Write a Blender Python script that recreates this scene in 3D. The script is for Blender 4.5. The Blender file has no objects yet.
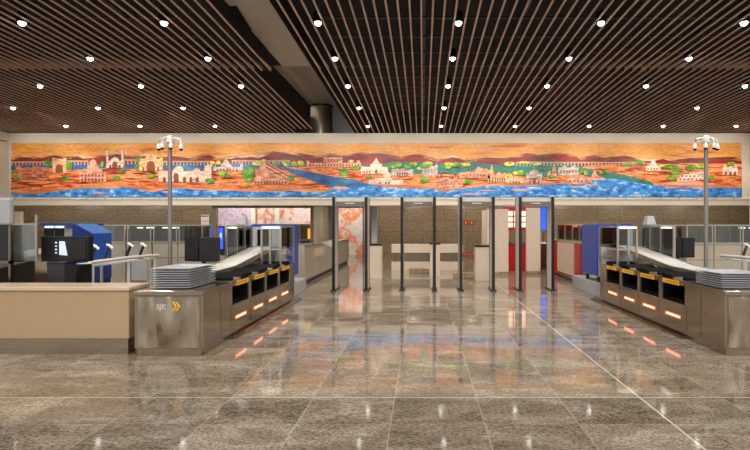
import bpy, bmesh, math, random
from mathutils import Vector, Matrix
R = random.Random(7)
sc = bpy.context.scene
col = sc.collection
F = 500.0; VX = 423.0; VY = 225.0; EYE = 1.6

# ------------------------------------------------------------------ materials
def new_mat(name):
    m = bpy.data.materials.new(name); m.use_nodes = True
    nt = m.node_tree
    return m, nt, nt.nodes['Principled BSDF']

def lin(c):
    return tuple(((v/255.0)/12.92 if v/255.0 <= .04045 else ((v/255.0+.055)/1.055)**2.4) for v in c)

def setp(b, **k):
    for a, v in k.items():
        b.inputs[a.replace('_', ' ')].default_value = v

def flat(name, rgb, rough=.5, metal=0.0, bump=0.0, vary=.06, scale=8.0, spec=.5):
    """painted / plastic surface with a little procedural variation"""
    m, nt, b = new_mat(name)
    c = lin(rgb)
    geo = nt.nodes.new('ShaderNodeNewGeometry')
    n = nt.nodes.new('ShaderNodeTexNoise'); n.inputs['Scale'].default_value = scale; n.inputs['Detail'].default_value = 4
    nt.links.new(geo.outputs['Position'], n.inputs['Vector'])
    r = nt.nodes.new('ShaderNodeValToRGB')
    r.color_ramp.elements[0].position = .3; r.color_ramp.elements[1].position = .7
    r.color_ramp.elements[0].color = tuple(max(0, v*(1-vary)) for v in c)+(1,)
    r.color_ramp.elements[1].color = tuple(min(1, v*(1+vary)) for v in c)+(1,)
    nt.links.new(n.outputs['Fac'], r.inputs['Fac']); nt.links.new(r.outputs['Color'], b.inputs['Base Color'])
    setp(b, Roughness=rough, Metallic=metal)
    b.inputs['Specular IOR Level'].default_value = spec
    if bump:
        bp = nt.nodes.new('ShaderNodeBump'); bp.inputs['Strength'].default_value = bump; bp.inputs['Distance'].default_value = .01
        nt.links.new(n.outputs['Fac'], bp.inputs['Height']); nt.links.new(bp.outputs['Normal'], b.inputs['Normal'])
    return m

def emit(name, rgb, strength):
    m, nt, b = new_mat(name)
    c = lin(rgb)+(1,)
    b.inputs['Base Color'].default_value = c
    b.inputs['Emission Color'].default_value = c; b.inputs['Emission Strength'].default_value = strength
    return m

def steel(name, rgb=(172, 163, 150), rough=.24, wav=.12, stretch=(1.5, 1.5, .6), bd=.05):
    m, nt, b = new_mat(name)
    geo = nt.nodes.new('ShaderNodeNewGeometry')
    mp = nt.nodes.new('ShaderNodeMapping'); mp.inputs['Scale'].default_value = (6, 6, 160)
    nt.links.new(geo.outputs['Position'], mp.inputs['Vector'])
    n = nt.nodes.new('ShaderNodeTexNoise'); n.inputs['Scale'].default_value = 2; n.inputs['Detail'].default_value = 3
    nt.links.new(mp.outputs['Vector'], n.inputs['Vector'])
    mr = nt.nodes.new('ShaderNodeMapRange'); mr.inputs['To Min'].default_value = rough-.05; mr.inputs['To Max'].default_value = rough+.07
    nt.links.new(n.outputs['Fac'], mr.inputs['Value']); nt.links.new(mr.outputs['Result'], b.inputs['Roughness'])
    n2 = nt.nodes.new('ShaderNodeTexNoise'); n2.inputs['Scale'].default_value = 3.2; n2.inputs['Detail'].default_value = 1
    mp2 = nt.nodes.new('ShaderNodeMapping'); mp2.inputs['Scale'].default_value = stretch
    nt.links.new(geo.outputs['Position'], mp2.inputs['Vector']); nt.links.new(mp2.outputs['Vector'], n2.inputs['Vector'])
    bp = nt.nodes.new('ShaderNodeBump'); bp.inputs['Strength'].default_value = wav; bp.inputs['Distance'].default_value = bd
    nt.links.new(n2.outputs['Fac'], bp.inputs['Height']); nt.links.new(bp.outputs['Normal'], b.inputs['Normal'])
    b.inputs['Base Color'].default_value = lin(rgb)+(1,)
    setp(b, Metallic=.95)
    return m

def glass(name, rgb=(235, 240, 240), tint=.93, gloss_col=(.9, .9, .9)):
    m = bpy.data.materials.new(name); m.use_nodes = True
    nt = m.node_tree; nt.nodes.clear()
    out = nt.nodes.new('ShaderNodeOutputMaterial')
    tr = nt.nodes.new('ShaderNodeBsdfTransparent'); tr.inputs['Color'].default_value = tuple(v*tint for v in lin(rgb))+(1,)
    gl = nt.nodes.new('ShaderNodeBsdfGlossy'); gl.inputs['Roughness'].default_value = .03; gl.inputs['Color'].default_value = gloss_col+(1,)
    fr = nt.nodes.new('ShaderNodeFresnel'); fr.inputs['IOR'].default_value = 1.6
    mx = nt.nodes.new('ShaderNodeMixShader')
    nt.links.new(fr.outputs['Fac'], mx.inputs['Fac']); nt.links.new(tr.outputs['BSDF'], mx.inputs[1]); nt.links.new(gl.outputs['BSDF'], mx.inputs[2])
    nt.links.new(mx.outputs['Shader'], out.inputs['Surface'])
    return m

def mosaic(name, cols, scale=(1, 1, 1), nscale=1.0, cell=26.0, detail=6, amount=.3, contrast=(.3, .7), bump=.4, distort=0.0):
    """strips of tesserae: noise picks the colour, small voronoi cells vary each chip"""
    m, nt, b = new_mat(name)
    geo = nt.nodes.new('ShaderNodeNewGeometry')
    mp = nt.nodes.new('ShaderNodeMapping'); mp.inputs['Scale'].default_value = scale
    nt.links.new(geo.outputs['Position'], mp.inputs['Vector'])
    n = nt.nodes.new('ShaderNodeTexNoise'); n.inputs['Scale'].default_value = nscale; n.inputs['Detail'].default_value = detail
    n.inputs['Distortion'].default_value = distort
    nt.links.new(mp.outputs['Vector'], n.inputs['Vector'])
    r = nt.nodes.new('ShaderNodeValToRGB'); e = r.color_ramp.elements
    k = len(cols)
    for i, c in enumerate(cols):
        p = contrast[0]+(contrast[1]-contrast[0])*i/(k-1)
        if i == 0: e[0].position = p; e[0].color = lin(c)+(1,)
        elif i == k-1: e[-1].position = p; e[-1].color = lin(c)+(1,)
        else:
            x = e.new(p); x.color = lin(c)+(1,)
    nt.links.new(n.outputs['Fac'], r.inputs['Fac'])
    v = nt.nodes.new('ShaderNodeTexVoronoi'); v.inputs['Scale'].default_value = cell
    mp2 = nt.nodes.new('ShaderNodeMapping'); mp2.inputs['Scale'].default_value = (.6, 1, 1.5)
    nt.links.new(geo.outputs['Position'], mp2.inputs['Vector']); nt.links.new(mp2.outputs['Vector'], v.inputs['Vector'])
    hs = nt.nodes.new('ShaderNodeSeparateColor'); nt.links.new(v.outputs['Color'], hs.inputs['Color'])
    mr = nt.nodes.new('ShaderNodeMapRange'); mr.inputs['To Min'].default_value = 1-amount; mr.inputs['To Max'].default_value = 1+amount
    nt.links.new(hs.outputs[0], mr.inputs['Value'])
    hsv = nt.nodes.new('ShaderNodeHueSaturation')
    nt.links.new(mr.outputs['Result'], hsv.inputs['Value']); nt.links.new(r.outputs['Color'], hsv.inputs['Color'])
    nt.links.new(hsv.outputs['Color'], b.inputs['Base Color'])
    bp = nt.nodes.new('ShaderNodeBump'); bp.inputs['Strength'].default_value = bump; bp.inputs['Distance'].default_value = .01
    nt.links.new(v.outputs['Distance'], bp.inputs['Height']); nt.links.new(bp.outputs['Normal'], b.inputs['Normal'])
    setp(b, Roughness=.45)
    return m

def floor_mat():
    m, nt, b = new_mat('polished_granite_tiles')
    N, L = nt.nodes.new, nt.links.new
    geo = N('ShaderNodeNewGeometry'); sep = N('ShaderNodeSeparateXYZ'); L(geo.outputs['Position'], sep.inputs['Vector'])
    def math_(op, a, bb=None, c=None):
        n = N('ShaderNodeMath'); n.operation = op
        for i, v in enumerate((a, bb, c)):
            if v is None: continue
            if isinstance(v, (int, float)): n.inputs[i].default_value = v
            else: L(v, n.inputs[i])
        return n.outputs[0]
    tx = math_('DIVIDE', math_('SUBTRACT', sep.outputs['X'], .496), .757)
    ty = math_('DIVIDE', math_('SUBTRACT', sep.outputs['Y'], 4.638), .62)
    fx = math_('FRACT', math_('ADD', tx, .5)); fy = math_('FRACT', math_('ADD', ty, .5))
    dx = math_('MULTIPLY', math_('ABSOLUTE', math_('SUBTRACT', fx, .5)), .757)
    dy = math_('MULTIPLY', math_('ABSOLUTE', math_('SUBTRACT', fy, .5)), .62)
    lx = math_('LESS_THAN', dx, .0045); ly = math_('LESS_THAN', dy, .004)
    # wider joints: one along X=2.01, one across at Y=4.638
    wx = math_('LESS_THAN', math_('ABSOLUTE', math_('SUBTRACT', sep.outputs['X'], 2.01)), .008)
    wy = math_('LESS_THAN', math_('ABSOLUTE', math_('SUBTRACT', sep.outputs['Y'], 4.638)), .008)
    cmb = N('ShaderNodeCombineXYZ')
    L(math_('FLOOR', tx), cmb.inputs['X']); L(math_('FLOOR', ty), cmb.inputs['Y'])
    wn = N('ShaderNodeTexWhiteNoise'); wn.noise_dimensions = '3D'; L(cmb.outputs[0], wn.inputs['Vector'])
    # stone
    off = N('ShaderNodeVectorMath'); off.operation = 'MULTIPLY_ADD'; L(wn.outputs['Color'], off.inputs[0]); off.inputs[1].default_value = (3, 3, 3); L(geo.outputs['Position'], off.inputs[2])
    mp = N('ShaderNodeMapping'); mp.inputs['Scale'].default_value = (1.0, 2.2, 1); mp.inputs['Rotation'].default_value = (0, 0, .35)
    L(off.outputs[0], mp.inputs['Vector'])
    n1 = N('ShaderNodeTexNoise'); n1.inputs['Scale'].default_value = 1.6; n1.inputs['Detail'].default_value = 5; n1.inputs['Roughness'].default_value = .65; n1.inputs['Distortion'].default_value = .6
    L(mp.outputs[0], n1.inputs['Vector'])
    r1 = N('ShaderNodeValToRGB'); e = r1.color_ramp.elements
    e[0].position = .3; e[0].color = lin((118, 107, 93))+(1,); e[1].position = .72; e[1].color = lin((184, 174, 160))+(1,)
    x = e.new(.5); x.color = lin((146, 134, 118))+(1,)
    L(n1.outputs['Fac'], r1.inputs['Fac'])
    n2 = N('ShaderNodeTexNoise'); n2.inputs['Scale'].default_value = 34; n2.inputs['Detail'].default_value = 4; n2.inputs['Roughness'].default_value = .75
    L(mp.outputs[0], n2.inputs['Vector'])
    r2 = N('ShaderNodeValToRGB'); e = r2.color_ramp.elements
    e[0].position = .42; e[0].color = (.28, .26, .23, 1); e[1].position = .55; e[1].color = (1.1, 1.1, 1.1, 1)
    L(n2.outputs['Fac'], r2.inputs['Fac'])
    mul = N('ShaderNodeMix'); mul.data_type = 'RGBA'; mul.blend_type = 'MULTIPLY'; mul.inputs['Factor'].default_value = .85
    L(r1.outputs['Color'], mul.inputs[6]); L(r2.outputs['Color'], mul.inputs[7])
    hsv = N('ShaderNodeHueSaturation'); L(mul.outputs[2], hsv.inputs['Color'])
    mr = N('ShaderNodeMapRange'); mr.inputs['To Min'].default_value = .82; mr.inputs['To Max'].default_value = 1.16
    L(wn.outputs['Value'], mr.inputs['Value']); L(mr.outputs[0], hsv.inputs['Value'])
    g1 = N('ShaderNodeMix'); g1.data_type = 'RGBA'; L(math_('MULTIPLY', ly, .15), g1.inputs['Factor'])
    L(hsv.outputs['Color'], g1.inputs[6]); g1.inputs[7].default_value = lin((205, 190, 170))+(1,)
    g2 = N('ShaderNodeMix'); g2.data_type = 'RGBA'; L(math_('MULTIPLY', lx, .34), g2.inputs['Factor'])
    L(g1.outputs[2], g2.inputs[6]); g2.inputs[7].default_value = lin((210, 195, 176))+(1,)
    g3 = N('ShaderNodeMix'); g3.data_type = 'RGBA'; L(math_('MULTIPLY', math_('MAXIMUM', wx, math_('MULTIPLY', wy, .7)), .8), g3.inputs['Factor'])
    L(g2.outputs[2], g3.inputs[6]); g3.inputs[7].default_value = lin((222, 206, 186))+(1,)
    L(g3.outputs[2], b.inputs['Base Color'])
    rr = N('ShaderNodeMapRange'); rr.inputs['To Min'].default_value = .03; rr.inputs['To Max'].default_value = .08
    L(n1.outputs['Fac'], rr.inputs['Value']); L(rr.outputs[0], b.inputs['Roughness'])
    b.inputs['Specular IOR Level'].default_value = .75
    bp = N('ShaderNodeBump'); bp.inputs['Strength'].default_value = .02; bp.inputs['Distance'].default_value = .004
    L(n2.outputs['Fac'], bp.inputs['Height']); L(bp.outputs['Normal'], b.inputs['Normal'])
    return m

def granite_wall_mat():
    m, nt, b = new_mat('speckled_brown_granite')
    N, L = nt.nodes.new, nt.links.new
    geo = N('ShaderNodeNewGeometry')
    n = N('ShaderNodeTexNoise'); n.inputs['Scale'].default_value = 17; n.inputs['Detail'].default_value = 6; n.inputs['Roughness'].default_value = .8
    L(geo.outputs['Position'], n.inputs['Vector'])
    r = N('ShaderNodeValToRGB'); e = r.color_ramp.elements
    e[0].position = .36; e[0].color = lin((96, 74, 48))+(1,); e[1].position = .66; e[1].color = lin((202, 176, 138))+(1,)
    L(n.outputs['Fac'], r.inputs['Fac'])
    br = N('ShaderNodeTexBrick'); br.inputs['Scale'].default_value = 1; br.inputs['Mortar Size'].default_value = .012
    br.offset = 0
    br.inputs['Brick Width'].default_value = 1.25; br.inputs['Row Height'].default_value = .62
    br.inputs['Color1'].default_value = (1, 1, 1, 1); br.inputs['Color2'].default_value = (.82, .82, .82, 1); br.inputs['Mortar'].default_value = (.5, .5, .5, 1)
    mp = N('ShaderNodeMapping'); mp.inputs['Rotation'].default_value = (math.pi/2, 0, 0)
    L(geo.outputs['Position'], mp.inputs['Vector']); L(mp.outputs[0], br.inputs['Vector'])
    mul = N('ShaderNodeMix'); mul.data_type = 'RGBA'; mul.blend_type = 'MULTIPLY'; mul.inputs['Factor'].default_value = 1
    L(r.outputs['Color'], mul.inputs[6]); L(br.outputs['Color'], mul.inputs[7]); L(mul.outputs[2], b.inputs['Base Color'])
    setp(b, Roughness=.3)
    return m

def wood_mat(name, a, c):
    m, nt, b = new_mat(name)
    N, L = nt.nodes.new, nt.links.new
    geo = N('ShaderNodeNewGeometry'); mp = N('ShaderNodeMapping'); mp.inputs['Scale'].default_value = (18, .9, 18)
    L(geo.outputs['Position'], mp.inputs['Vector'])
    n = N('ShaderNodeTexNoise'); n.inputs['Scale'].default_value = 2.0; n.inputs['Detail'].default_value = 5
    L(mp.outputs[0], n.inputs['Vector'])
    r = N('ShaderNodeValToRGB'); e = r.color_ramp.elements
    e[0].position = .3; e[0].color = lin(a)+(1,); e[1].position = .7; e[1].color = lin(c)+(1,)
    L(n.outputs['Fac'], r.inputs['Fac']); L(r.outputs['Color'], b.inputs['Base Color'])
    setp(b, Roughness=.55)
    return m

M = {}
M['floor'] = floor_mat()
M['granite'] = granite_wall_mat()
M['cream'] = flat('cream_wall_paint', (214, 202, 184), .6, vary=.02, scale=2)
M['cream_lit'] = flat('pale_lit_cream', (236, 228, 212), .5, vary=.02, scale=2)  # paler cream; light on the ledge and end walls put into the colour
M['beige'] = flat('beige_laminate', (186, 158, 128), .35, vary=.03, scale=30)
M['beige_light'] = flat('pale_beige_laminate', (205, 186, 166), .3, vary=.03, scale=20)
M['beige_top'] = flat('beige_stone_top', (212, 190, 166), .18, vary=.04, scale=40)
M['slat'] = wood_mat('brown_slat_wood', (190, 154, 130), (232, 198, 174))
M['black'] = flat('black_plenum', (9, 8, 8), .8, vary=.3)
M['black_plastic'] = flat('black_plastic', (18, 18, 20), .35, vary=.15)
M['rubber'] = flat('black_rubber', (12, 11, 11), .7, spec=.15, vary=.2, scale=30)
M['dark'] = flat('dark_grey_plastic', (48, 48, 52), .4, vary=.1)
M['soffit'] = flat('grey_soffit_board', (205, 192, 176), .7, vary=.05, scale=1.2)
M['soffit2'] = flat('grey_soffit_metal', (176, 166, 154), .45, vary=.05, scale=1.2)
M['steel'] = steel('brushed_stainless', (168, 155, 138), .14, .10)
M['steel_wavy'] = steel('polished_stainless_door', (178, 166, 150), .06, 1.0, (1.5, 1, .38), .13)
M['steel_dark'] = steel('dark_stainless', (140, 128, 112), .2)
M['frame_steel'] = steel('frame_stainless', (196, 190, 180), .3, 0)
M['pole'] = flat('grey_pole_metal', (150, 146, 142), .35, .6, vary=.03)
M['satin'] = flat('satin_steel_panel', (196, 184, 166), .32, .45, vary=.05, scale=3)
M['blue'] = flat('blue_machine_paint', (26, 72, 164), .35, vary=.05, spec=.4)
M['blue_light'] = flat('blue_hood_paint', (78, 124, 190), .3, vary=.05, spec=.4)
M['navy'] = flat('navy_machine_paint', (18, 44, 118), .4, vary=.08)
M['machine_grey'] = flat('grey_machine_paint', (168, 168, 172), .4, vary=.03)
M['tray'] = flat('grey_tray_plastic', (176, 178, 184), .45, vary=.06, scale=20)
M['white'] = flat('white_plastic', (226, 224, 218), .35, vary=.03)
M['wrap'] = flat('wrapped_white_plastic', (214, 206, 198), .35, vary=.1, scale=14, bump=.6)
M['belt'] = flat('pale_grey_roller', (192, 190, 184), .35, .2, vary=.08, scale=40)
M['yellow'] = flat('yellow_label', (244, 182, 50), .5, vary=.05)
M['red'] = flat('red_laminate', (190, 22, 18), .3, vary=.05)
M['gate'] = flat('gate_grey_panel', (198, 192, 184), .35, vary=.03)
M['gate_dark'] = flat('gate_display_grey', (104, 102, 100), .35, vary=.05)
M['lens'] = emit('lamp_lens', (255, 250, 242), 14)
M['led'] = emit('orange_red_led', (255, 92, 52), 4.5)
M['led_core'] = emit('pale_led_core', (255, 205, 185), 2.2)
M['glass'] = glass('clear_glass')
M['tinted'] = glass('tinted_blue_glass', (120, 135, 165), .9)
M['acrylic'] = glass('clear_acrylic', (225, 228, 230), .9, (1, 1, 1))
M['column'] = flat('champagne_metal_column', (176, 162, 138), .28, .75, vary=.04, scale=2)
M['dome_dark'] = flat('smoked_dome', (20, 20, 24), .08)
M['text_grey'] = flat('pale_lettering', (206, 196, 184), .4)
M['glow_white'] = emit('white_glow_strip', (255, 250, 240), 3.0)  # pale glow, mainly for painted lamp reflections
M['menu'] = emit('lit_menu_board', (255, 226, 190), 1.3)
M['blue_screen'] = emit('blue_screen_light', (46, 92, 235), 1.3)
M['screen_dark'] = flat('dark_screen', (14, 15, 20), .12)
M['screen_white'] = emit('pale_screen_glow', (196, 214, 226), .55)  # screen figures, keys and the painted console reflection
M['green'] = flat('green_button', (30, 150, 96), .4)
M['redbtn'] = flat('red_button', (200, 40, 30), .4)
M['sky'] = mosaic('mosaic_sky', [(206, 116, 40), (232, 150, 62), (238, 164, 76), (228, 146, 60), (222, 176, 112)], (.2, 1, 2.2), 2.0, 22, 7, .16, (.34, .66), distort=1.6)
M['hill'] = mosaic('mosaic_red_hill', [(74, 16, 8), (138, 26, 12), (158, 36, 18)], (.6, 1, 1.6), 2, 22, 4, .25)
M['ridge'] = mosaic('mosaic_brown_ridge', [(74, 34, 24), (124, 64, 38), (186, 130, 84), (224, 196, 166)], (.35, 1, 1.8), 3.0, 22, 6, .25, (.34, .66))
M['land'] = mosaic('mosaic_orange_land', [(120, 44, 22), (186, 62, 28), (222, 118, 58), (212, 126, 62), (236, 164, 100), (196, 92, 42)], (.35, 1, 2.6), 3.0, 22, 6, .28, (.36, .64), distort=1.2)
M['sand'] = mosaic('mosaic_shore_sand', [(186, 88, 40), (218, 124, 64), (236, 168, 124)], (.3, 1, 2.5), 3.0, 22, 5, .15)
M['pinksand'] = mosaic('mosaic_pink_sand', [(224, 140, 100), (236, 170, 136)], (.3, 1, 2.5), 1.5, 22, 5, .15)
M['water'] = mosaic('mosaic_blue_water', [(26, 78, 150), (44, 116, 190), (62, 140, 210), (80, 152, 212), (170, 204, 224)], (.7, 1, 1.3), 6.5, 24, 7, .3, (.34, .66))
M['water_deep'] = mosaic('mosaic_deep_water', [(18, 58, 110), (36, 98, 150), (70, 136, 168)], (.6, 1, 1.4), 2.4, 24, 6, .25)
M['teal'] = mosaic('mosaic_teal_trees', [(20, 84, 74), (44, 120, 96), (34, 100, 110)], (1, 1, 1), 3, 24, 6, .3)
M['leaf'] = mosaic('mosaic_green_tree', [(38, 92, 20), (86, 146, 30), (176, 186, 50)], (1, 1, 1), 4.5, 24, 5, .3)
M['leaf_y'] = mosaic('mosaic_yellow_tree', [(76, 118, 34), (196, 186, 62), (228, 202, 96)], (1, 1, 1), 4.5, 24, 5, .3)
def bld(name, a, b_):
    return mosaic(name, [a, b_], (1, 1, 3), 4, 26, 5, .22, (.38, .62))
M['b_pink'] = bld('mosaic_pink_stone', (190, 112, 78), (232, 172, 140))
M['b_terra'] = bld('mosaic_terracotta', (160, 66, 36), (220, 138, 98))
M['b_tan'] = bld('mosaic_tan_stone', (206, 150, 92), (236, 196, 148))
M['b_white'] = bld('mosaic_white_stone', (206, 166, 138), (238, 212, 190))
M['b_grey'] = bld('mosaic_grey_stone', (158, 134, 124), (206, 186, 172))
M['b_dark'] = flat('mosaic_dark_opening', (136, 62, 38), .6, vary=.2, scale=30)
M['b_bridge'] = flat('mosaic_bridge_stone', (196, 158, 132), .6, vary=.15, scale=20)
M['art_orange'] = mosaic('painted_orange_drawing', [(226, 214, 208), (220, 200, 190), (232, 212, 202), (226, 120, 66), (238, 204, 184), (206, 84, 44)], (1, 1, 1), 1.1, 6, 6, .08, (.36, .66), bump=0)
M['art_pink'] = mosaic('painted_pink_drawing', [(238, 222, 210), (232, 196, 180), (216, 130, 110), (240, 226, 216)], (1, 1, 1), 2.2, 6, 5, .08, (.36, .66), bump=0)
M['art_violet'] = mosaic('painted_violet_drawing', [(232, 222, 232), (206, 180, 206), (228, 214, 226), (180, 120, 150)], (1, 1, 1), 2.2, 6, 5, .08, (.36, .7), bump=0)

# ------------------------------------------------------------------ mesh helpers
class MB:
    def __init__(s): s.v = []; s.f = []
    def add(s, vs, fs):
        o = len(s.v); s.v += [tuple(v) for v in vs]; s.f += [tuple(i+o for i in f) for f in fs]; return s
    def box(s, x0, x1, y0, y1, z0, z1):
        x0, x1 = min(x0, x1), max(x0, x1); y0, y1 = min(y0, y1), max(y0, y1); z0, z1 = min(z0, z1), max(z0, z1)
        return s.add([(x0,y0,z0),(x1,y0,z0),(x1,y1,z0),(x0,y1,z0),(x0,y0,z1),(x1,y0,z1),(x1,y1,z1),(x0,y1,z1)],
                     [(0,3,2,1),(4,5,6,7),(0,1,5,4),(1,2,6,5),(2,3,7,6),(3,0,4,7)])
    def hexa(s, p):      # 8 points: bottom 4, top 4
        return s.add(p, [(0,3,2,1),(4,5,6,7),(0,1,5,4),(1,2,6,5),(2,3,7,6),(3,0,4,7)])
    def prism(s, pts, axis, a0, a1):
        """polygon in the plane across `axis`, extruded from a0 to a1"""
        def P(u, w, a):
            return {'x': (a, u, w), 'y': (u, a, w), 'z': (u, w, a)}[axis]
        n = len(pts)
        vs = [P(u, w, a0) for u, w in pts]+[P(u, w, a1) for u, w in pts]
        return s.add(vs, [tuple(range(n)), tuple(range(2*n-1, n-1, -1))]+[(i, (i+1) % n, n+(i+1) % n, n+i) for i in range(n)])
    def tube(s, pts, r, n=8, r1=None):
        pts = [Vector(p) for p in pts]; rings = []
        for i, p in enumerate(pts):
            d = (pts[min(i+1, len(pts)-1)]-pts[max(i-1, 0)]).normalized()
            a = Vector((0,0,1)) if abs(d.z) < .9 else Vector((1,0,0))
            u = d.cross(a).normalized(); w = d.cross(u)
            rr = r if r1 is None else r+(r1-r)*i/(len(pts)-1)
            rings.append([p+(u*math.cos(t)+w*math.sin(t))*rr for t in [2*math.pi*k/n for k in range(n)]])
        vs = [v for ring in rings for v in ring]; fs = []
        for i in range(len(rings)-1):
            for k in range(n):
                fs.append((i*n+k, i*n+(k+1) % n, (i+1)*n+(k+1) % n, (i+1)*n+k))
        fs.append(tuple(range(n-1, -1, -1))); fs.append(tuple((len(rings)-1)*n+k for k in range(n)))
        return s.add(vs, fs)
    def lathe(s, c, prof, n=20):   # prof: (radius, z) from bottom to top
        vs = []; fs = []
        for r, z in prof:
            vs += [(c[0]+r*math.cos(2*math.pi*k/n), c[1]+r*math.sin(2*math.pi*k/n), c[2]+z) for k in range(n)]
        for i in range(len(prof)-1):
            for k in range(n):
                fs.append((i*n+k, i*n+(k+1) % n, (i+1)*n+(k+1) % n, (i+1)*n+k))
        fs.append(tuple(range(n-1, -1, -1))); fs.append(tuple((len(prof)-1)*n+k for k in range(n)))
        return s.add(vs, fs)

def org_of(o):
    while o.parent: o = o.parent
    return Vector(o.location)

def obj(name, mb, mat, parent=None, bevel=0, smooth=False, label=None):
    me = bpy.data.meshes.new(name)
    if parent is None:
        xs, ys, zs = zip(*mb.v)
        org = Vector(((min(xs)+max(xs))/2, (min(ys)+max(ys))/2, min(zs)))
    else:
        org = org_of(parent)
    me.from_pydata([tuple(Vector(v)-org) for v in mb.v], [], mb.f)
    bm = bmesh.new(); bm.from_mesh(me); bmesh.ops.recalc_face_normals(bm, faces=bm.faces); bm.to_mesh(me); bm.free()
    me.materials.append(M[mat] if isinstance(mat, str) else mat)
    if smooth:
        for p in me.polygons: p.use_smooth = True
    o = bpy.data.objects.new(name, me); col.objects.link(o)
    if parent is None: o.location = org
    else: o.parent = parent
    if bevel:
        b = o.modifiers.new('bevel', 'BEVEL'); b.width = bevel; b.segments = 2; b.limit_method = 'ANGLE'
    if smooth:
        e = o.modifiers.new('split', 'EDGE_SPLIT'); e.split_angle = math.radians(40)
    if label: o['label'] = label
    return o

def tag(o, label, cat, group=None, kind=None):
    o['label'] = label; o['category'] = cat
    if group: o['group'] = group
    if kind: o['kind'] = kind
    return o

def thing(name, label, cat, loc, group=None):
    o = bpy.data.objects.new(name, None); col.objects.link(o); o.location = loc; o.empty_display_size = .1
    return tag(o, label, cat, group)

def struct(name, mb, mat, label=None, parent=None, bevel=0):
    o = obj(name, mb, mat, parent, bevel)
    if parent is None:
        o['kind'] = 'structure'
        if label: o['label'] = label
    return o

def dup(root, loc, label, group=None):
    r = root.copy(); col.objects.link(r); r.location = loc; r['label'] = label
    if group: r['group'] = group
    for ch in list(root.children):
        c = ch.copy(); col.objects.link(c); c.parent = r
        for g in list(ch.children):
            d = g.copy(); col.objects.link(d); d.parent = c
    return r

def pt(x, y, d):   # where a line of sight through pixel (x, y) reaches distance d
    return ((x-VX)*d/F, d, EYE+(VY-y)*d/F)

def ordinal(n):
    return f"{n}{'th' if 10 <= n % 100 <= 20 else {1:'st',2:'nd',3:'rd'}.get(n % 10, 'th')}"
WORD = ['', 'first', 'second', 'third', 'fourth', 'fifth', 'sixth', 'seventh', 'eighth', 'ninth', 'tenth', 'eleventh', 'twelfth']

# ------------------------------------------------------------------ room shell
struct('floor', MB().box(-30, 26, -10, 32, -.1, 0), 'floor', 'polished grey brown granite tile floor')
DM = 19.5
def zc(d): return EYE+3.9-(d-9.6)*.0285
# bulkhead that carries the mural
struct('wall_front', MB().box(-16.9, 13.4, DM+.04, DM+.5, 2.37, EYE+3.588), 'cream', 'cream bulkhead wall that carries the long mural')
struct('trim_1', MB().box(-16.2, 12.75, DM-.0, DM+.04, 2.60, 2.68), 'cream_lit', 'pale ledge under the mural')
mb = MB()
for i in range(41):
    x = -15.9+i*.7; mb.box(x-.015, x+.015, DM-.01, DM, 2.625, 2.65)
struct('trim_2', mb, 'steel_dark', 'small fixings along the ledge')
mb = MB().box(-16.9, -16.2, 17.0, DM+.03, 0, EYE+3.6).box(-16.2, -16.14, 17.0, 17.25, 0, 5.1)
struct('wall_left', mb, 'cream_lit', 'cream side wall at the left end of the mural')
struct('trim_3', MB().box(-16.2, -16.17, 17.25, DM-.06, 4.83, 4.87), 'steel_dark')
struct('wall_right', MB().box(12.75, 13.4, 17.0, DM+.03, 0, EYE+3.6), 'cream_lit', 'cream side wall at the right end of the mural')
struct('trim_4', MB().box(12.72, 12.75, 17.25, DM-.06, 4.55, 4.59), 'steel_dark')
# granite wall further back with a wide opening
mb = MB().box(-25, -11.9, 28.6, 29, 0, 4).box(-3.43, 22, 28.6, 29, 0, 4).box(-11.9, -3.43, 28.6, 29, 2.66, 4)
struct('wall_back', mb, 'granite', 'speckled brown granite wall behind the checkpoint')
struct('wall_back_left', MB().box(-25.2, -25, 19, 32, 0, 4), 'granite')
struct('wall_back_right', MB().box(22, 22.2, 19, 32, 0, 4), 'granite')
struct('wall_back_end', MB().box(-14, -2, 31.6, 31.8, 0, 4), 'cream_lit')
struct('ceiling_back', MB().box(-25, 22, 20.0, 32, 3.3, 3.4), 'cream', 'low ceiling behind the mural wall')
# dark plenum over the slats, pale concrete strip between the two slat fields
struct('ceiling', MB().box(-30, -3.88, -10, 13.8, 6.0, 6.1).box(-30, -4.9, 13.8, 34, 6.0, 6.1).box(-2.68, 26, -10, 34, 6.0, 6.1), 'black', 'dark void above the slats')
struct('ceiling_soffit', MB().box(-3.88, -2.68, -10, 13.8, 5.98, 6.5), 'soffit', 'grey board strip between the slat fields')
struct('ceiling_soffit_far', MB().box(-4.9, -2.68, 13.8, 34, 6.5, 6.6), 'soffit2', 'higher grey strip around the column')
mb = MB()
for i in range(15):
    x = -4.75+i*.13; mb.box(x, x+.008, 13.8, 34, 6.492, 6.5)
struct('trim_5', mb, 'dark')
def fascia(x, y0, y1, z1):
    return [(x-.012,y0,zc(y0)),(x+.012,y0,zc(y0)),(x+.012,y1,zc(y1)),(x-.012,y1,zc(y1)),(x-.012,y0,z1),(x+.012,y0,z1),(x+.012,y1,z1),(x-.012,y1,z1)]
mb = MB().hexa(fascia(-3.88, 0, 12.42, 6.1)).hexa(fascia(-4.26, 12.42, 18.9, 6.1)).hexa(fascia(-2.68, 0, 34, 6.6))
struct('trim_6', mb, 'black', 'dark fascias either side of the soffit')
struct('trim_7', MB().prism([(-3.86,10.0),(-3.72,10.0),(-3.84,11.2),(-3.86,11.2)], 'z', 5.95, 5.98), 'black', 'dark slot in the soffit')
mb = MB()
for x in range(-16, 14, 2):
    if not -5.5 < x < -1.9: mb.box(x, x+.05, 2, 20, 5.80, 5.86)
for y in range(3, 20):
    mb.box(-17, -4.95, y, y+.04, 5.74, 5.78).box(-2.2, 13, y, y+.04, 5.74, 5.78)
struct('trim_8', mb, 'dark', 'suspension grid above the slats')

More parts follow.
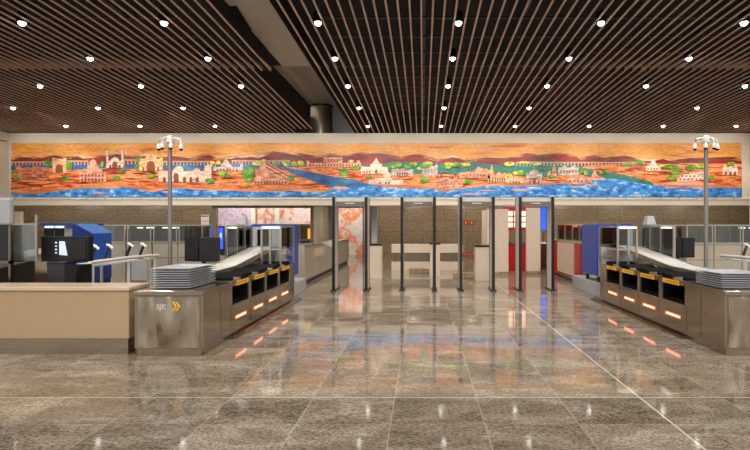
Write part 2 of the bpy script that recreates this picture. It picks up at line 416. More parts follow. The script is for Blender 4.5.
# ------------------------------------------------------------------ slats
PITCH = .21
def slat(x, y0, y1, dz, h, label, n):
    w = .017
    p = [(x-w,y0,zc(y0)+dz),(x+w,y0,zc(y0)+dz),(x+w,y1,zc(y1)+dz),(x-w,y1,zc(y1)+dz)]
    mb = MB().hexa(p+[(a,b,c+h) for a,b,c in p])
    if y0 < 5:      # added end fins stand in for lamplight on the near slat sides
        mb.hexa([(x-w,11.5,zc(11.5)+h),(x+w,11.5,zc(11.5)+h),(x+w,y1,zc(y1)+h),(x-w,y1,zc(y1)+h),(x-w,11.5,zc(11.5)+h+.002),(x+w,11.5,zc(11.5)+h+.002),(x+w,y1,zc(y1)+.09),(x-w,y1,zc(y1)+.09)])
    o = obj('wooden_baffle', mb, 'slat')
    hg = MB()
    for y in ((4, 8, 11.6) if y0 < 5 else (12.6, 16, 18.8)):
        hg.box(x-.004, x+.004, y-.004, y+.004, zc(y)+h*.9, 6.0)
    ya_, yb_ = (3.9, 11.7) if y0 < 5 else (12.5, 18.9 if -4.95 < x < -3.6 else 19.7)
    hg.hexa([(x-.006,ya_,zc(ya_)+h*.95),(x+.006,ya_,zc(ya_)+h*.95),(x+.006,yb_,zc(yb_)+h*.95),(x-.006,yb_,zc(yb_)+h*.95),(x-.006,ya_,zc(ya_)+h+.012),(x+.006,ya_,zc(ya_)+h+.012),(x+.006,yb_,zc(yb_)+h+.012),(x-.006,yb_,zc(yb_)+h+.012)])
    obj('hanger', hg, 'black', o, label='thin black hanger rail and rods')
    return tag(o, label, 'ceiling slat', 'brown wooden ceiling slats')
for side, x0, sgn, nf, nn in (('left', -3.78, -1, 60, 34), ('right', -2.55, 1, 73, 54)):
    for i in range(nf):
        x = x0+sgn*PITCH*i-(.42 if side == 'left' else 0)
        slat(x, 12.42, 18.9 if -4.95 < x < -3.6 else 24.5, 0, .02, f"far brown wooden ceiling slat, {ordinal(i+1)} to the {side} of the grey soffit strip", i)
    for i in range(nn):
        x = x0+sgn*PITCH*i
        slat(x, 1.0, 12.40, 0, .024, f"near brown wooden ceiling slat, {ordinal(i+1)} to the {side} of the grey soffit strip", i)

# ------------------------------------------------------------------ column
c = thing('round_column', 'round champagne metal column rising behind the mural wall to the grey soffit', 'column', ((321.5-VX)*20.6/F, 20.6, 0))
cx = c.location.x
obj('shaft', MB().lathe((cx,20.6,0), [(.45,0),(.45,6.43)], 40), 'column', c, smooth=True)
obj('collar', MB().lathe((cx,20.6,0), [(.47,6.43),(.47,6.5)], 40), 'dark', c, smooth=True)

# ------------------------------------------------------------------ spotlights
rows = [(9.6, [22,164,318,458.5,601,744]), (11.49, [90,208,335,452.5,569,689]), (13.55, [40,141,241,348,448,547,646,745]),
        (15.81, [13,98,183,359,444,529,697]), (18.34, [66,140,215,368,441,515,589,663,736])]
def spot(x, y, z, energy, size, tgt=None, blend=.6, rad=.05, name='downlight_beam', parent=None):
    l = bpy.data.lights.new(name, 'SPOT'); l.energy = energy; l.spot_size = math.radians(size); l.spot_blend = blend
    l.shadow_soft_size = rad; l.color = (1, .95, .88)
    o = bpy.data.objects.new(name, l); col.objects.link(o); o.location = (x, y, z)
    if tgt is not None:
        o.rotation_euler = (Vector(tgt)-Vector((x, y, z))).to_track_quat('-Z', 'Y').to_euler()
    return o
lampdata = None
def lamp(x, y, label, first=[None]):
    z = zc(y)
    if first[0] is None:
        t = thing('ceiling_spotlight', label, 'spotlight', (x, y, z), 'ceiling spotlights between the slats')
        obj('housing', MB().lathe((x,y,z), [(.085,-.015),(.09,-.015),(.09,.16),(.06,.2)], 20), 'black_plastic', t, smooth=True)
        obj('lens', MB().lathe((x,y,z), [(.01,-.075),(.035,-.066),(.055,-.045),(.065,-.016)], 20), 'lens', t, label='glowing white lens')
        first[0] = t
    else:
        t = dup(first[0], (x, y, z), label)
    return t
P_DOWN = 138
for ri, (d, xs) in enumerate(rows):
    dist = ['row nearest the viewer', 'second row from the viewer', 'third row from the viewer', 'fourth row from the viewer', 'row closest to the mural'][ri]
    for k, px in enumerate(xs):
        X = (px-VX)*d/F
        lamp(X, d, f"glowing round ceiling spotlight, {WORD[k+1]} from the left in the {dist}")
        spot(X, d, zc(d)-.09, P_DOWN, 126, (X, d+1.7, zc(d)-5) if d < 16 else None)
for d in (7.6, 5.7, 3.8, 1.9, -.2, -2.4):       # the same lamps go on overhead and behind the viewer
    for k in range(-3, 4):
        X = .7+k*2.7
        spot(X, d, zc(d)-.09, P_DOWN, 126, (X, d+1.7, zc(d)-5))
# wall washers aimed at the mural
for k in range(13):
    X = -14.9+k*2.2
    spot(X, 16.2, zc(16.2)-.14, 280, 68, (X, 19.5, 3.95), .9, .15, 'wall_washer')

# ------------------------------------------------------------------ mural
def W(x, y, dy=0.0): return ((x-VX)*DM/F, EYE+(VY-y)*DM/F)
mural = thing('mosaic_mural', 'long mosaic mural of an orange sky, red hills, monuments and a blue river', 'mural', (-1.8, DM, 2.68))
def relief(name, polys, mat, y0, y1=None, parent=None, label=None):
    mb = MB()
    for i, p in enumerate(polys):
        mb.prism([W(*q) for q in p], 'y', DM+.03-.0004*i, DM-y0-(.0012*i if i < 12 else .0144+.0001*i))
    return obj(name, mb, mat, parent or mural, label=label)
relief('sky', [[(11.5,143),(741.5,143),(741.5,170),(11.5,170)]], 'sky', .000)
hp = [(11.5,158),(13,158),(27,155),(41,158),(53.5,155),(64,157.5),(77,154.5),(88,157),(97,155),(106,156),(117,151),(127,155),(150,154),(160,157.5),(173,156),(187,158),(190,158),(209,155),(218,158),(230,156),(244,155),(258,155),(274,151),(290,153),(300,153),(316,156),(331,153.5),(347,155),(361,152.5),(373,153),(385.5,153),(401,157),(418,153.5),(438,159),(452,155),(469,160),(485,157.5),(500,158),(511,157),(527,153),(539,155),(558,153),(570,154.5),(581,157.5),(595,155),(604,158),(625,155.5),(643,160),(662,158.5),(675,160),(688,158),(717,157.5),(733,157),(741.5,159)]
def band(top, ybot, drop=0):
    return [[(a[0],a[1]+drop),(b[0],b[1]+drop),(b[0],ybot),(a[0],ybot)] for a, b in zip(top, top[1:])]
def strip(name, top, bot, mat, y0, label=None):
    """polygon between an upper and a lower outline, as one solid"""
    n = len(top); mb = MB()
    mb.prism([W(*q) for q in top]+[W(*q) for q in bot], 'y', DM+.03, DM-y0)
    o = obj(name, mb, mat, mural, label=label)
    return o
strip('ridge', hp, [(741.5,170),(11.5,170)], 'ridge', .006, 'brown and snowy mountain ridge')
rr_ = random.Random(3)
fp = []
for (a, b) in zip(hp, hp[1:]):
    fp.append((a[0], a[1]+rr_.uniform(.3, 3.2)))
    if b[0]-a[0] > 10: m_ = (a[0]+b[0])/2; fp.append((m_, (a[1]+b[1])/2+rr_.uniform(.8, 3.0)))
fp.append((741.5,161))
strip('hill', fp, [(741.5,170),(11.5,170)], 'hill', .011, 'dark red hills')
# back lake and tree belt
strip('lake', [(11.5,164),(120,164.5),(215,164),(285,163)], [(285,175),(11.5,172)], 'water_deep', .015, 'blue water behind the bridge')
strip('tree_belt', [(285,166),(300,163.5),(380,165),(392,161.5),(420,162),(440,164),(470,162),(500,165),(520,161.5),(560,161),(580,166),(600,168)], [(600,182),(285,178)], 'teal', .015, 'teal forest')
water_top = [(11.5,193),(33,194),(53.5,192),(72,189.5),(88,188),(110,188.7),(125,187),(137,189),(153,192.5),(167,189),(178,188),(200,190),(237,191),(258,192),(290,191),(323.5,192.5),(333,188.7),(351,188.7),(370,185.5),(401,188),(432,188.7),(443,192),(457,189.5),(470,188),(485,186),(522,186),(541,185.5),(560,184),(570,181.7),(589,180),(604,178.5),(617,179),(637,183),(650,185),(660,186),(683,187),(717,187.5),(741.5,188)]
land_top = [(11.5,170),(40,167),(70,170),(110,168),(150,170),(200,171),(250,169),(285,167.5),(300,167),(340,166.5),(380,172),(400,174),(440,174),(470,175),(500,172),(530,177),(560,175),(585,166),(600,164.5),(640,163.5),(680,163),(741.5,164)]
strip('land', land_top, [(741.5,197),(11.5,197)], 'land', .020, 'orange land with red streaks')
sh = [(a, b-(2.6+1.6*math.sin(a*.05))) for a, b in water_top]
strip('shore', sh, [(741.5,197),(11.5,197)], 'sand', .024, 'sandy shore')
strip('water', water_top, [(741.5,197),(11.5,197)], 'water', .030, 'blue river along the foot')
relief('river', [[(283,167),(300,170),(330,176),(355,180),(380,187),(400,189.5),(345,190),(330,187),(310,180),(290,173)]], 'water_deep', .028, label='blue river branch crossing the land')
relief('creek', [[(581,167),(600,172),(625,175),(650,181.5),(655,186),(630,184),(600,179),(585,176),(575,170)]], 'teal', .028, label='teal creek')
sand = []
for (x, y, w, h) in [(100,193,9,.8),(168,192,7,.8),(341,188,10,1.6),(472,194,13,.8),(488,190.5,11,.7),(520,190,11,1.1),(578,187,9,.8),(592,185,8,.8),(672,187.5,8,.8),(683,190.5,6,.7),(700,188.5,9,.7),(30,181,14,.8),(690,184,32,2.0),(390,184,22,2.0),(130,178,16,.8),(212,183,22,.7)]:
    sand.append([(x-w,y),(x-w*.5,y-h),(x+w*.4,y-h*.8),(x+w,y+.2),(x+w*.5,y+h*.7),(x-w*.4,y+h*.8)])
for q_ in sand: relief('sandbank', [q_], 'pinksand', .034, label='pink sand bank')
red = []
for k in range(95):
    x = rr_.uniform(16, 738); y = rr_.uniform(169, 183); w = rr_.uniform(3, 10)
    if 283 < x < 400 and y > 172: continue
    if 560 < x < 660 and y > 174: continue
    red.append([(x-w,y),(x,y-rr_.uniform(.3,.8)),(x+w,y+.2),(x,y+rr_.uniform(.2,.6))])
relief('streak', red, 'hill', .026, label='dark red ground streaks')['kind'] = 'stuff'
# bridges
def bridge(x0, x1, y0, y1):
    mb = MB()
    def q(a, b, c, d_): mb.prism([W(a,b),W(c,b),W(c,d_),W(a,d_)], 'y', DM+.03, DM-.033)
    q(x0, y0, x1, y0+1.3)
    n = int((x1-x0)/3.4)
    for i in range(n+1):
        x = x0+(x1-x0-1.2)*i/n; q(x, y0+1.2, x+1.2, y1)
    return mb
mbb = bridge(12, 52, 161.5, 165.5); obj('bridge', mbb, 'b_bridge', mural)
obj('bridge', bridge(68, 89, 160.5, 165), 'b_bridge', mural)
obj('bridge', bridge(124, 140, 159.5, 164.5), 'b_bridge', mural)
obj('bridge', bridge(163, 212, 161, 165.5), 'b_bridge', mural)
obj('bridge', bridge(232, 290, 160.3, 163.8), 'b_bridge', mural)
obj('bridge', bridge(516, 640, 162.0, 166.0), 'b_bridge', mural)
# monuments
def rect(a, b, c, d_): return [(a,b),(c,b),(c,d_),(a,d_)]
def arch(cx, base, w, h, n=8):
    pts = [(cx-w/2, base)]
    for i in range(n+1):
        t = math.pi*i/n
        pts.append((cx-w/2*math.cos(t), base-h*.5-h*.5*math.sin(t)**.8))
    return pts+[(cx+w/2, base)]
def dome(cx, base, w, h, n=10):
    pts = []
    for i in range(n+1):
        t = math.pi*i/n
        pts.append((cx-w/2*math.cos(t), base-h*.82*math.sin(t)**.7 if i != n//2 else base-h))
    return pts
def monument(name, shapes, mat, openings=(), label=None, depth=.045, roof=None):
    o = relief(name, shapes, mat, depth, label=label)
    if openings:
        mb = MB()
        for p in openings: mb.prism([W(*q) for q in p], 'y', DM, DM-depth-.014)
        obj('opening', mb, 'b_dark', o)
    if roof:
        mb = MB()
        for p in roof[0]: mb.prism([W(*q) for q in p], 'y', DM, DM-depth-.014)
        obj('roof', mb, roof[1], o)
monument('fort_relief', [rect(17,168,49,180), rect(16.5,166,22,180), rect(33,166,40.5,180), rect(25,167,30,180), rect(43,169,48,179)], 'b_terra',
         [rect(22,a,33,a+.5) for a in (171,174,177)]+[rect(40.5,a,49,a+.5) for a in (171,174,177)], 'terracotta fort')
monument('gateway_relief', [rect(53.5,160,67,172.5), rect(53.3,158,56.3,173), rect(64.2,158,67.2,173), rect(57,158.8,63.5,161)], 'b_tan',
         [arch(60.2,172.5,7,8)], 'tan gateway with an arch')
monument('temple_relief', [rect(80,172,107,182), rect(84,169,103,172.2), rect(88,165,99.5,169.2), rect(90,162,97.5,165.2), dome(93.8,162.2,6,3)], 'b_pink',
         [arch(83+i*3.4,181.5,1.5,3) for i in range(7)]+[arch(83+i*3.4,176.8,1.5,2.6) for i in range(7)], 'pink stepped temple')
monument('mosque_relief', [rect(107,152,109.2,168), rect(122,152,124.2,168), [(106.8,152),(108.1,149.5),(109.4,152)], [(121.8,152),(123.1,149.5),(124.4,152)], rect(109,161,122.2,168), dome(115.6,161.2,8,4.5)], 'b_white',
         [arch(115.6,168,5,6), arch(111,168,2,3), arch(120.4,168,2,3)], 'pale mosque with two minarets')
monument('great_gate_relief', [rect(141,159,163,171), rect(146,157,157,160), dome(151.5,157.2,8,4.5), rect(140,158,143,171), rect(160.5,158,163.5,171)], 'b_tan',
         [arch(151.5,171,8,10), arch(144.2,171,1.6,4), arch(159,171,1.6,4)], 'tan domed gateway')
monument('white_palace_relief', [rect(159,171.5,212,182), rect(174,169,184,182), dome(179.5,169.2,8,3.5), dome(197,171.7,7,4), rect(205,167,212,182), [(204.5,167),(208.5,164.5),(212.5,167)]], 'b_white',
         [arch(176.8,182,5,9), arch(165,182,3,5), arch(185,182,3,5), arch(191.5,182,3,5), arch(198,182,3,5)], 'white palace with arches')
monument('lake_palace_relief', [rect(214,167,243,171), rect(213.5,164,216.5,171), rect(240.5,163,243.5,171), rect(221,164,232,168), dome(226.4,164.2,6,5)], 'b_grey',
         [arch(218+i*3.2,171,1.3,2.4) for i in range(7)], 'grey lake palace')
monument('stepped_palace_relief', [[(264.5,160.5),(288.8,174),(289,184.5),(253.5,184.5),(262,162)]], 'b_pink',
         [[(266,162.5),(288,175.4),(288,176.4),(266,164)], [(266,166.5),(288,179),(288,179.9),(266,167.6)]]+[rect(255+i*3,181.6,256.6+i*3,183.8) for i in range(11)], 'pink stepped palace')
monument('long_palace_relief', [rect(307,163,361,167), rect(325,157.5,341.5,163.5), rect(307,160.5,309.5,167), rect(357,160.5,360,167), rect(323.8,157,326,163), rect(340.5,157,342.6,163)], 'b_pink',
         [rect(310+i*3,164.3,311.2+i*3,166.5) for i in range(17)]+[rect(328+i*3,159.4,329.2+i*3,161.6) for i in range(4)], 'long pink palace')
monument('church_relief', [rect(361,167,388,174), [(370,167),(376.5,158),(381.5,167)], rect(370.5,164,382,174), rect(361,166.3,364,174)], 'b_white',
         [arch(364.5+i*2.6,173.5,1.2,2.5) for i in range(3)]+[arch(376.3,173.5,2.4,4)], 'white gabled church')
monument('pillared_hall_relief', [rect(392.5,170,412.5,176), [(394,170),(397,168.3),(400,170)], rect(391.8,169.2,395,176), rect(409.5,169.2,413,176), rect(400.5,168.6,405,170.4)], 'b_grey',
         [rect(397+i*2.4,172.4,398.2+i*2.4,175.8) for i in range(5)], 'grey pillared hall')
monument('keep_relief', [rect(422,166.5,437.5,176.5), [(421.8,167),(423,163.5),(424.6,167)], [(434.6,167),(436.6,162),(438,167)], rect(427,165.6,432.6,167)], 'b_grey',
         [rect(425+i*3,169.5,426+i*3,171) for i in range(4)], 'grey pink keep with pointed corners')
monument('river_temple_relief', [rect(369,180,403,184.5), rect(376,178.2,392,180.4), rect(384,174.5,390.6,179), dome(387.3,174.7,5,3.2), dome(376,180.2,4,2.4)], 'b_white',
         [arch(386,184.2,1.6,2.6), arch(389,184.2,1.6,2.6), arch(380,184.2,1.4,2.2)], 'low white riverside temple')
ghat = [(433,184),(437,178),(441,180),(446,176.5),(451,180),(455,175.5),(460,180),(463,186),(455,189.5),(444,190.5),(436,188)]
monument('stone_steps_relief', [ghat], 'b_pink', [rect(435+R.uniform(0,25), y, 437+R.uniform(0,24), y+.9) for y in (182,)]+[[(a,b),(a+1.4,b-1),(a+1.6,b+1.2)] for a, b in [(438,182),(441,185),(445,180),(447,187),(450,183),(453,186),(456,180),(458,184),(443,188),(437,186),(449,178),(454,177)]], 'pink riverside steps with red roofs',
         roof=([[(a,b),(a+1.3,b-3.2),(a+2.6,b)] for a, b in [(436,178.5),(440,177),(451,178),(454,176),(457,178.5)]], 'hill'))
monument('hill_fort_relief', [[(459,173),(470,171.5),(476,170),(490,170),(490,178.5),(459,178)], [(475,170.5),(478,166.5),(483,169),(486,168.4),(490,170.5)]], 'b_pink',
         [rect(463+i*3.4,174.5,464+i*3.4,176.2) for i in range(7)], 'pink hill fort')
monument('tower_temple_relief', [rect(487.5,175,494.5,182.5), [(488.5,175.2),(491.7,164),(494,175.2)], rect(496,175,507,182.5), dome(499,175.2,5,3.6), dome(504.5,175.2,4,2.6), rect(507,178,523,183.5), dome(511,178.2,4,2.6), dome(517,179,4,2)], 'b_tan',
         [rect(489,177,490,182), rect(492,177,493,182)]+[rect(497+i*2.2,178,498+i*2.2,182) for i in range(4)]+[arch(510+i*3,183.3,1.2,2.4) for i in range(4)], 'tan temple row with a tall spire')
monument('mausoleum_relief', [rect(526.5,174,541.3,183.8), dome(534,174.4,9,5.2), rect(533.7,167.4,534.3,170), rect(526,173.4,528,184), rect(539.8,173.4,541.8,184)], 'b_grey',
         [arch(534,183.8,3,6), arch(529.7,183.8,1.6,3.4), arch(538.3,183.8,1.6,3.4)], 'grey domed mausoleum')
monument('spire_relief', [[(551,180),(552.5,168),(554,161.5),(555.5,168),(557,180)], [(546,180),(548,172),(550,170.5),(551.5,180)]], 'b_pink', [rect(553,172,555,173), rect(553,176,555,177)], 'pink temple spire')
monument('block_fort_relief', [rect(558,167.5,578.5,175.5), rect(562,166,566,168), rect(571,166,575,168)], 'b_grey', [rect(560+i*3,170.5,561.2+i*3,172.6) for i in range(6)], 'grey brown fort')
monument('village_relief', [[(560,184),(562,178),(566,179.5),(570,176),(576,176.5),(583,175),(590,179),(592,183),(575,184.6)], [(590,180),(592.5,173),(594,167),(595.6,173),(598,176),(605,178.5),(604,180)]], 'b_pink',
         [rect(565+i*4,180,566.2+i*4,181.8) for i in range(6)], 'village and pink spire by the water',
         roof=([rect(568,178.4,570,180.6), rect(571.5,179.6,573.4,181.6), rect(580,177.6,582,179.4)], 'b_white'))
monument('hilltop_palace_relief', [rect(645.5,166,660,171.2), rect(649.5,163.6,656.5,166.4), dome(653,163.8,4.5,3.2)], 'b_white', [rect(647+i*3,168,648+i*3,170) for i in range(4)], 'white hilltop palace')
monument('ruins_relief', [[(676,182),(680,176),(690,173.5),(700,171.5),(706,173),(706,179),(690,181.5)]], 'b_white', [rect(681+i*4,175.5,682.4+i*4,177) for i in range(6)]+[rect(679+i*4,178.6,680.4+i*4,180) for i in range(6)], 'white ruins on a slope')
monument('spired_church_relief', [rect(722,168,737.3,175), [(722.3,168.2),(724.5,163.5),(726.2,168.2)], [(728.2,168.2),(730,163),(731.8,168.2)], [(733.4,168.2),(735.2,163.8),(737,168.2)]], 'b_white',
         [arch(725+i*4.6,175,2,3.4) for i in range(3)], 'white church with three spires')
# trees of the mural
def blob(x, y, w, h, n=9):
    return [(x+w*math.cos(2*math.pi*k/n)*R.uniform(.75,1.1), y+h*math.sin(2*math.pi*k/n)*R.uniform(.75,1.1)) for k in range(n)]
green = [(15,174,3,3),(18,178.5,3,2),(49,163,3,4),(70,166,3.5,4),(65.5,178.5,5,2.6),(103,164,2,3.4),(117,178,4,2.4),(123,172,3.6,2.6),(139,160,3,3.2),(138,167,2.4,3.4),(151,176,5,2.2),(211,181,5.5,3),(223,174,4.4,3),(249,175,7,7),(250,170,6,4),(250,185,3,1.5),(229,176,3,1.6),(291,178,3.4,3.4),(344,172,6,3.6),(345,176,2,2.6),(356,168,4.5,3),(369,177,3.4,1.8),(424.5,180,4.6,3.8),(467,181.5,4.5,3),(551,177,4,2.2),(425,166,6,3),(581,170,3,4),(675,172,6,3),(690,168,5,3.2),(672,178,5,3.2),(730,164,4,2.2),(710,178,4,2),(397,165,5,3),(408,166,4,3),(448,167,4,3),(520,173,4,3),(670,167,9,2.2),(700,166,6,3),(456,165,4,3),(604,172,3,2),(628,164.5,7,2),(640,163,5,2.6)]
yellow = [(213,164,3,3),(219,163,2.6,2),(258,163.5,6,2.4),(264,161,2.4,2),(276,164,3.6,2.6),(284,162,3,2.4),(287,164.5,4,2.4),(294,164,4,2.6),(301,163.5,4,3),(351,161.5,3,1.6),(392,166.5,4,2.2),(414,164,4,2),(420,168.6,4,1.6),(428,163.4,5,1.6),(449,164,5,1.8),(466,164.6,6,1.8),(509,164,6,2.4),(516,173,4,2),(509,175,3,2),(524,162.5,6,1.4),(536,164,5,1.6),(602,172.6,3,1.4),(586,173,2.4,2.4),(662,166,4,1.4),(678,166.6,4,1.6),(651,173.5,3,1.2)]
for i, g in enumerate(green): relief('green_tree', [blob(*g)], 'leaf', .046+.0005*i)
for i, g in enumerate(yellow): relief('yellow_tree', [blob(*g)], 'leaf_y', .0462+.0005*i)

# ------------------------------------------------------------------ walk-through detector gates
def gate(x0, x1, label):
    d0, d1 = 12.1, 12.62
    t = thing('metal_detector_gate', label, 'metal detector', ((x0+x1)/2, 12.36, 0), 'walk-through metal detector gates')
    for a, b in ((x0, x0+.07), (x1-.07, x1)):
        p = obj('side_panel', MB().box(a+.006, b-.006, d0+.03, d1-.03, .03, 2.27), 'gate', t)
        obj('edge_strip', MB().box(a, b, d0, d0+.035, .03, 2.28), 'black_plastic', p, .004, label='black front edge')
        obj('edge_strip', MB().box(a, b, d1-.035, d1, .03, 2.28), 'black_plastic', p, .004, label='black rear edge')
        obj('foot', MB().box(a-.03, b+.03, d0-.05, d1+.05, 0, .035), 'black_plastic', p, .005, label='black foot')
    h = obj('header', MB().box(x0+.07, x1-.07, d0+.08, d1-.08, 2.06, 2.25), 'gate', t)
    obj('display', MB().box(x0+.09, x1-.09, d0+.05, d0+.08, 2.08, 2.17), 'gate_dark', h)
    xm = (x0+x1)/2
    mb = MB()
    for k in range(5):
        mb.box(xm-.11+k*.045, xm-.08+k*.045, d0+.045, d0+.05, 2.115, 2.14)
    obj('indicator', mb, 'white', h)
    return t
g0 = gate((332-VX)*12.1/F, (367.5-VX)*12.1/F, 'walk-through metal detector gate nearest the left bench')
for (a, lab) in ((401, 'second walk-through metal detector gate from the left, in front of the long low counter'), (460, 'third walk-through metal detector gate from the left, two red signs seen through it'), (519.5, 'walk-through metal detector gate on the right, red stand seen through it')):
    x = (a+17.2-VX)*12.1/F
    gg = dup(g0, (x, 12.36, 0), lab)

# ------------------------------------------------------------------ stainless lane benches
def lane(fx, s, side, dend):
    def X(u): return fx+s*u
    d0, Z = 6.1, .80
    WB = .84; WC = .96
    other = 'left' if side == 'left' else 'right'
    t = thing('tray_bench', f'long stainless steel tray bench with four lit bays, on the {side} of the aisle', 'bench', (X(WB/2), (d0+dend)/2, 0), 'stainless tray benches')
    bays = [7.03+.78*i for i in range(4)]; bw = .665
    mb = MB()
    mb.box(X(0), X(WB), d0, 7.03, .09, .74)                 # solid nose
    mb.box(X(0), X(WC), 7.03, dend, .09, .47)               # lower carcass
    mb.box(X(WC-.04), X(WC), 7.03, dend, .47, .80)
    mb.box(X(.50), X(WC-.04), 7.05, dend, .77, .80)          # outer side
    prev = 7.03
    for b in bays:
        if b > prev+.001: mb.box(X(0), X(WB-.04), prev, b, .47, .80)
        mb.box(X(0), X(.03), b, b+bw, .73, .80)
        prev = b+bw
    mb.box(X(0), X(WB-.04), prev, dend, .47, .80)
    obj('body', mb, 'steel', t, .003)
    obj('worktop', MB().box(X(-.006), X(WB+.006), d0-.012, 7.03, .74, Z), 'steel', t, .006)
    obj('plinth', MB().box(X(.03), X(WB-.02), d0+.012, dend, 0, .09), 'steel', t)
    mb = MB().prism([(X(.04),.0),(X(-.06),.0),(X(-.06),.02),(X(-.02),.035),(X(.04),.06)], 'y', 7.0, dend+.4)
    obj('bumper_rail', mb, 'steel_dark', t)
    dr = obj('access_door', MB().box(X(.04), X(WB-.04), d0-.012, d0, .10, .725), 'steel_wavy', t, .004)
    mb = MB()
    for u in (.09, WB-.09):
        for z in (.25, .58):
            mb.lathe((X(u), d0-.016, z), [(.008, 0), (.008, .008)], 8)
    obj('door_screw', mb, 'frame_steel', dr)
    mb = MB()
    mb.box(X(-.002), X(.0), 6.62, 6.625, .1, .74)
    for b in bays: mb.box(X(-.002), X(0), b-.05, b-.045, .1, .47)
    obj('seam', mb, 'black', t)
    mb = MB()
    for b in bays:
        y = b+bw/2
        if s > 0 or True: mb.box(X(-.003), X(0), b-.09, b-.08, .2, .21)
    for i, b in enumerate(bays):
        m2 = MB()
        m2.box(X(.03), X(WB-.05), b, b+bw, .472, .48)
        m2.box(X(WB-.06), X(WB-.05), b, b+bw, .48, .80)
        m2.box(X(.02), X(WB-.05), b-.0, b+.008, .48, .79)
        m2.box(X(.02), X(WB-.05), b+bw-.008, b+bw, .48, .79)
        bay = obj('tray_bay', m2, 'black_plastic', t, label='dark open tray bay')
        m2 = MB()
        for k in range(5):
            m2.tube([(X(.06+.1*k), b+.02, .50), (X(.06+.1*k), b+bw-.02, .50)], .014, 8)
        obj('roller', m2, 'rubber', bay)
        lb = obj('warning_label', MB().box(X(-.004), X(0), b+.15, b+bw-.02, .728, .796), 'yellow', t, label='yellow warning label')
        m2 = MB()
        for k in range(7):
            y0 = b+.19+k*.055
            m2.box(X(-.006), X(-.004), y0, y0+.03, .75, .775)
        obj('print', m2, flat_print, lb)
        m2 = MB().box(X(-.005), X(0), b+.01, b+.12, .735, .79)
        ic = obj('icon_plate', m2, 'black_plastic', t, label='small black icon plate')
        obj('icon', MB().box(X(-.007), X(-.005), b+.03, b+.10, .75, .757).box(X(-.007), X(-.005), b+.03, b+.10, .77, .777), 'yellow', ic)
        y = b+.12
        lt = obj('indicator_light', MB().box(X(-.006), X(0), y, y+.42, .26, .30), 'led', t, .002, label='orange red light bar')
        obj('light_core', MB().box(X(-.008), X(-.006), y+.03, y+.39, .272, .288), 'led_core', lt)
        # black rubber lip over each bay and the slanting steel deck beside it
        m2 = MB()
        ya = b+.16
        pts = [(b+.36,.802),(b+.39,.84),(b+.45,.862),(b+.66,.875),(b+.70,.868),(b+.70,.802)]
        m2.prism(pts, 'x', X(.01), X(.50))
        obj('rubber_flap', m2, 'rubber', t, .004)
        m2 = MB().prism([(b+.02,.80),(b+.02,.812),(b+.34,.835),(b+.34,.80)], 'x', X(.01), X(.50))
        obj('deck_plate', m2, 'frame_steel', t)
        tb = MB().tube([(X(.02), b+.06, .83), (X(.49), b+.06, .83)], .035, 12)
        obj('drum', tb, 'rubber', t, smooth=True, label='black rounded drum')
    # bent acrylic guard at the far end
    m2 = MB()
    n = 8; vs = []; fs = []
    for i in range(n+1):
        a = math.pi/2*i/n
        u = .02+.22*(1-math.cos(a)); z = .90+.25*math.sin(a)
        vs += [(X(u), 9.75, z), (X(u), dend-.02, z)]
    for i in range(n): fs.append((2*i, 2*i+1, 2*i+3, 2*i+2))
    m2.add(vs, fs)
    g = obj('acrylic_guard', m2, 'acrylic', t, smooth=True, label='clear curved acrylic guard')
    # glass screens around the loading end
    h = thing('glass_hood', f'steel framed glass hood over the conveyor of the {side} lane', 'glass hood', (X(.5), 9.8, .80), 'glass hoods over the conveyors')
    U0, U1 = .04, .94
    posts = [(U1, 9.2, .9), (U1, 9.70, .95), (U1, 10.15, 1.0), (U1, 10.55, 1.0), (.40, 9.55, .80), (.24, 9.55, .80), (U0, 9.55, .80), (U0, 10.5, .80)]
    mb = MB()
    for (u, d, z) in posts: mb.box(X(u-.018), X(u+.018), d-.018, d+.018, .80, 1.575)
    mb.box(X(U1-.018), X(U1+.018), 9.2, 10.57, 1.555, 1.585)
    mb.box(X(U0), X(.40), 9.535, 9.565, 1.555, 1.585)
    mb.box(X(U0-.015), X(U0+.015), 9.55, 10.5, 1.555, 1.585)
    mb.box(X(U0), X(.40), 9.54, 9.56, 1.12, 1.15)
    obj('frame', mb, 'frame_steel', h)
    for (a, b) in ((9.22, 9.68), (9.72, 10.13), (10.17, 10.53)):
        obj('glass_pane', MB().box(X(U1-.004), X(U1+.004), a, b, .98, 1.55), 'glass', h)
    obj('glass_pane', MB().box(X(.26), X(.38), 9.546, 9.554, 1.15, 1.55), 'glass', h)
    obj('glass_pane', MB().box(X(.06), X(.22), 9.546, 9.554, 1.15, 1.55), 'glass', h)
    obj('glass_pane', MB().box(X(U0-.004), X(U0+.004), 9.57, 10.48, 1.15, 1.55), 'glass', h)
    obj('glow_strip', MB().box(X(.06), X(.38), 9.50, 9.53, 1.54, 1.56), 'glow_white', h, label='bright strip painted as a lamp reflection')  # glowing strips stand in for lamp reflections on the hood glass
    obj('glow_strip', MB().box(X(U1-.05), X(U1-.02), 9.25, 9.60, 1.54, 1.56), 'glow_white', h)
    # roller conveyor climbing to the tunnel
    cv = thing('roller_conveyor', f'pale roller conveyor climbing into the scanner tunnel of the {side} lane', 'conveyor', (X(.75), 8.8, .8), 'roller conveyors of the two lanes')
    prof = [(7.1,.875),(8.4,.90),(10.35,1.12),(10.70 if side == 'left' else 11.15,1.13)]
    def cz(y):
        for (a, b) in zip(prof, prof[1:]):
            if y <= b[0]: return a[1]+(b[1]-a[1])*(y-a[0])/(b[0]-a[0])
        return prof[-1][1]
    mb = MB()
    mb.prism([(y, z-.03) for y, z in prof]+[(y, z-.07) for y, z in reversed(prof)], 'x', X(.47), X(.90))
    bed = obj('bed', mb, 'belt', cv)
    mb = MB(); y = 7.16
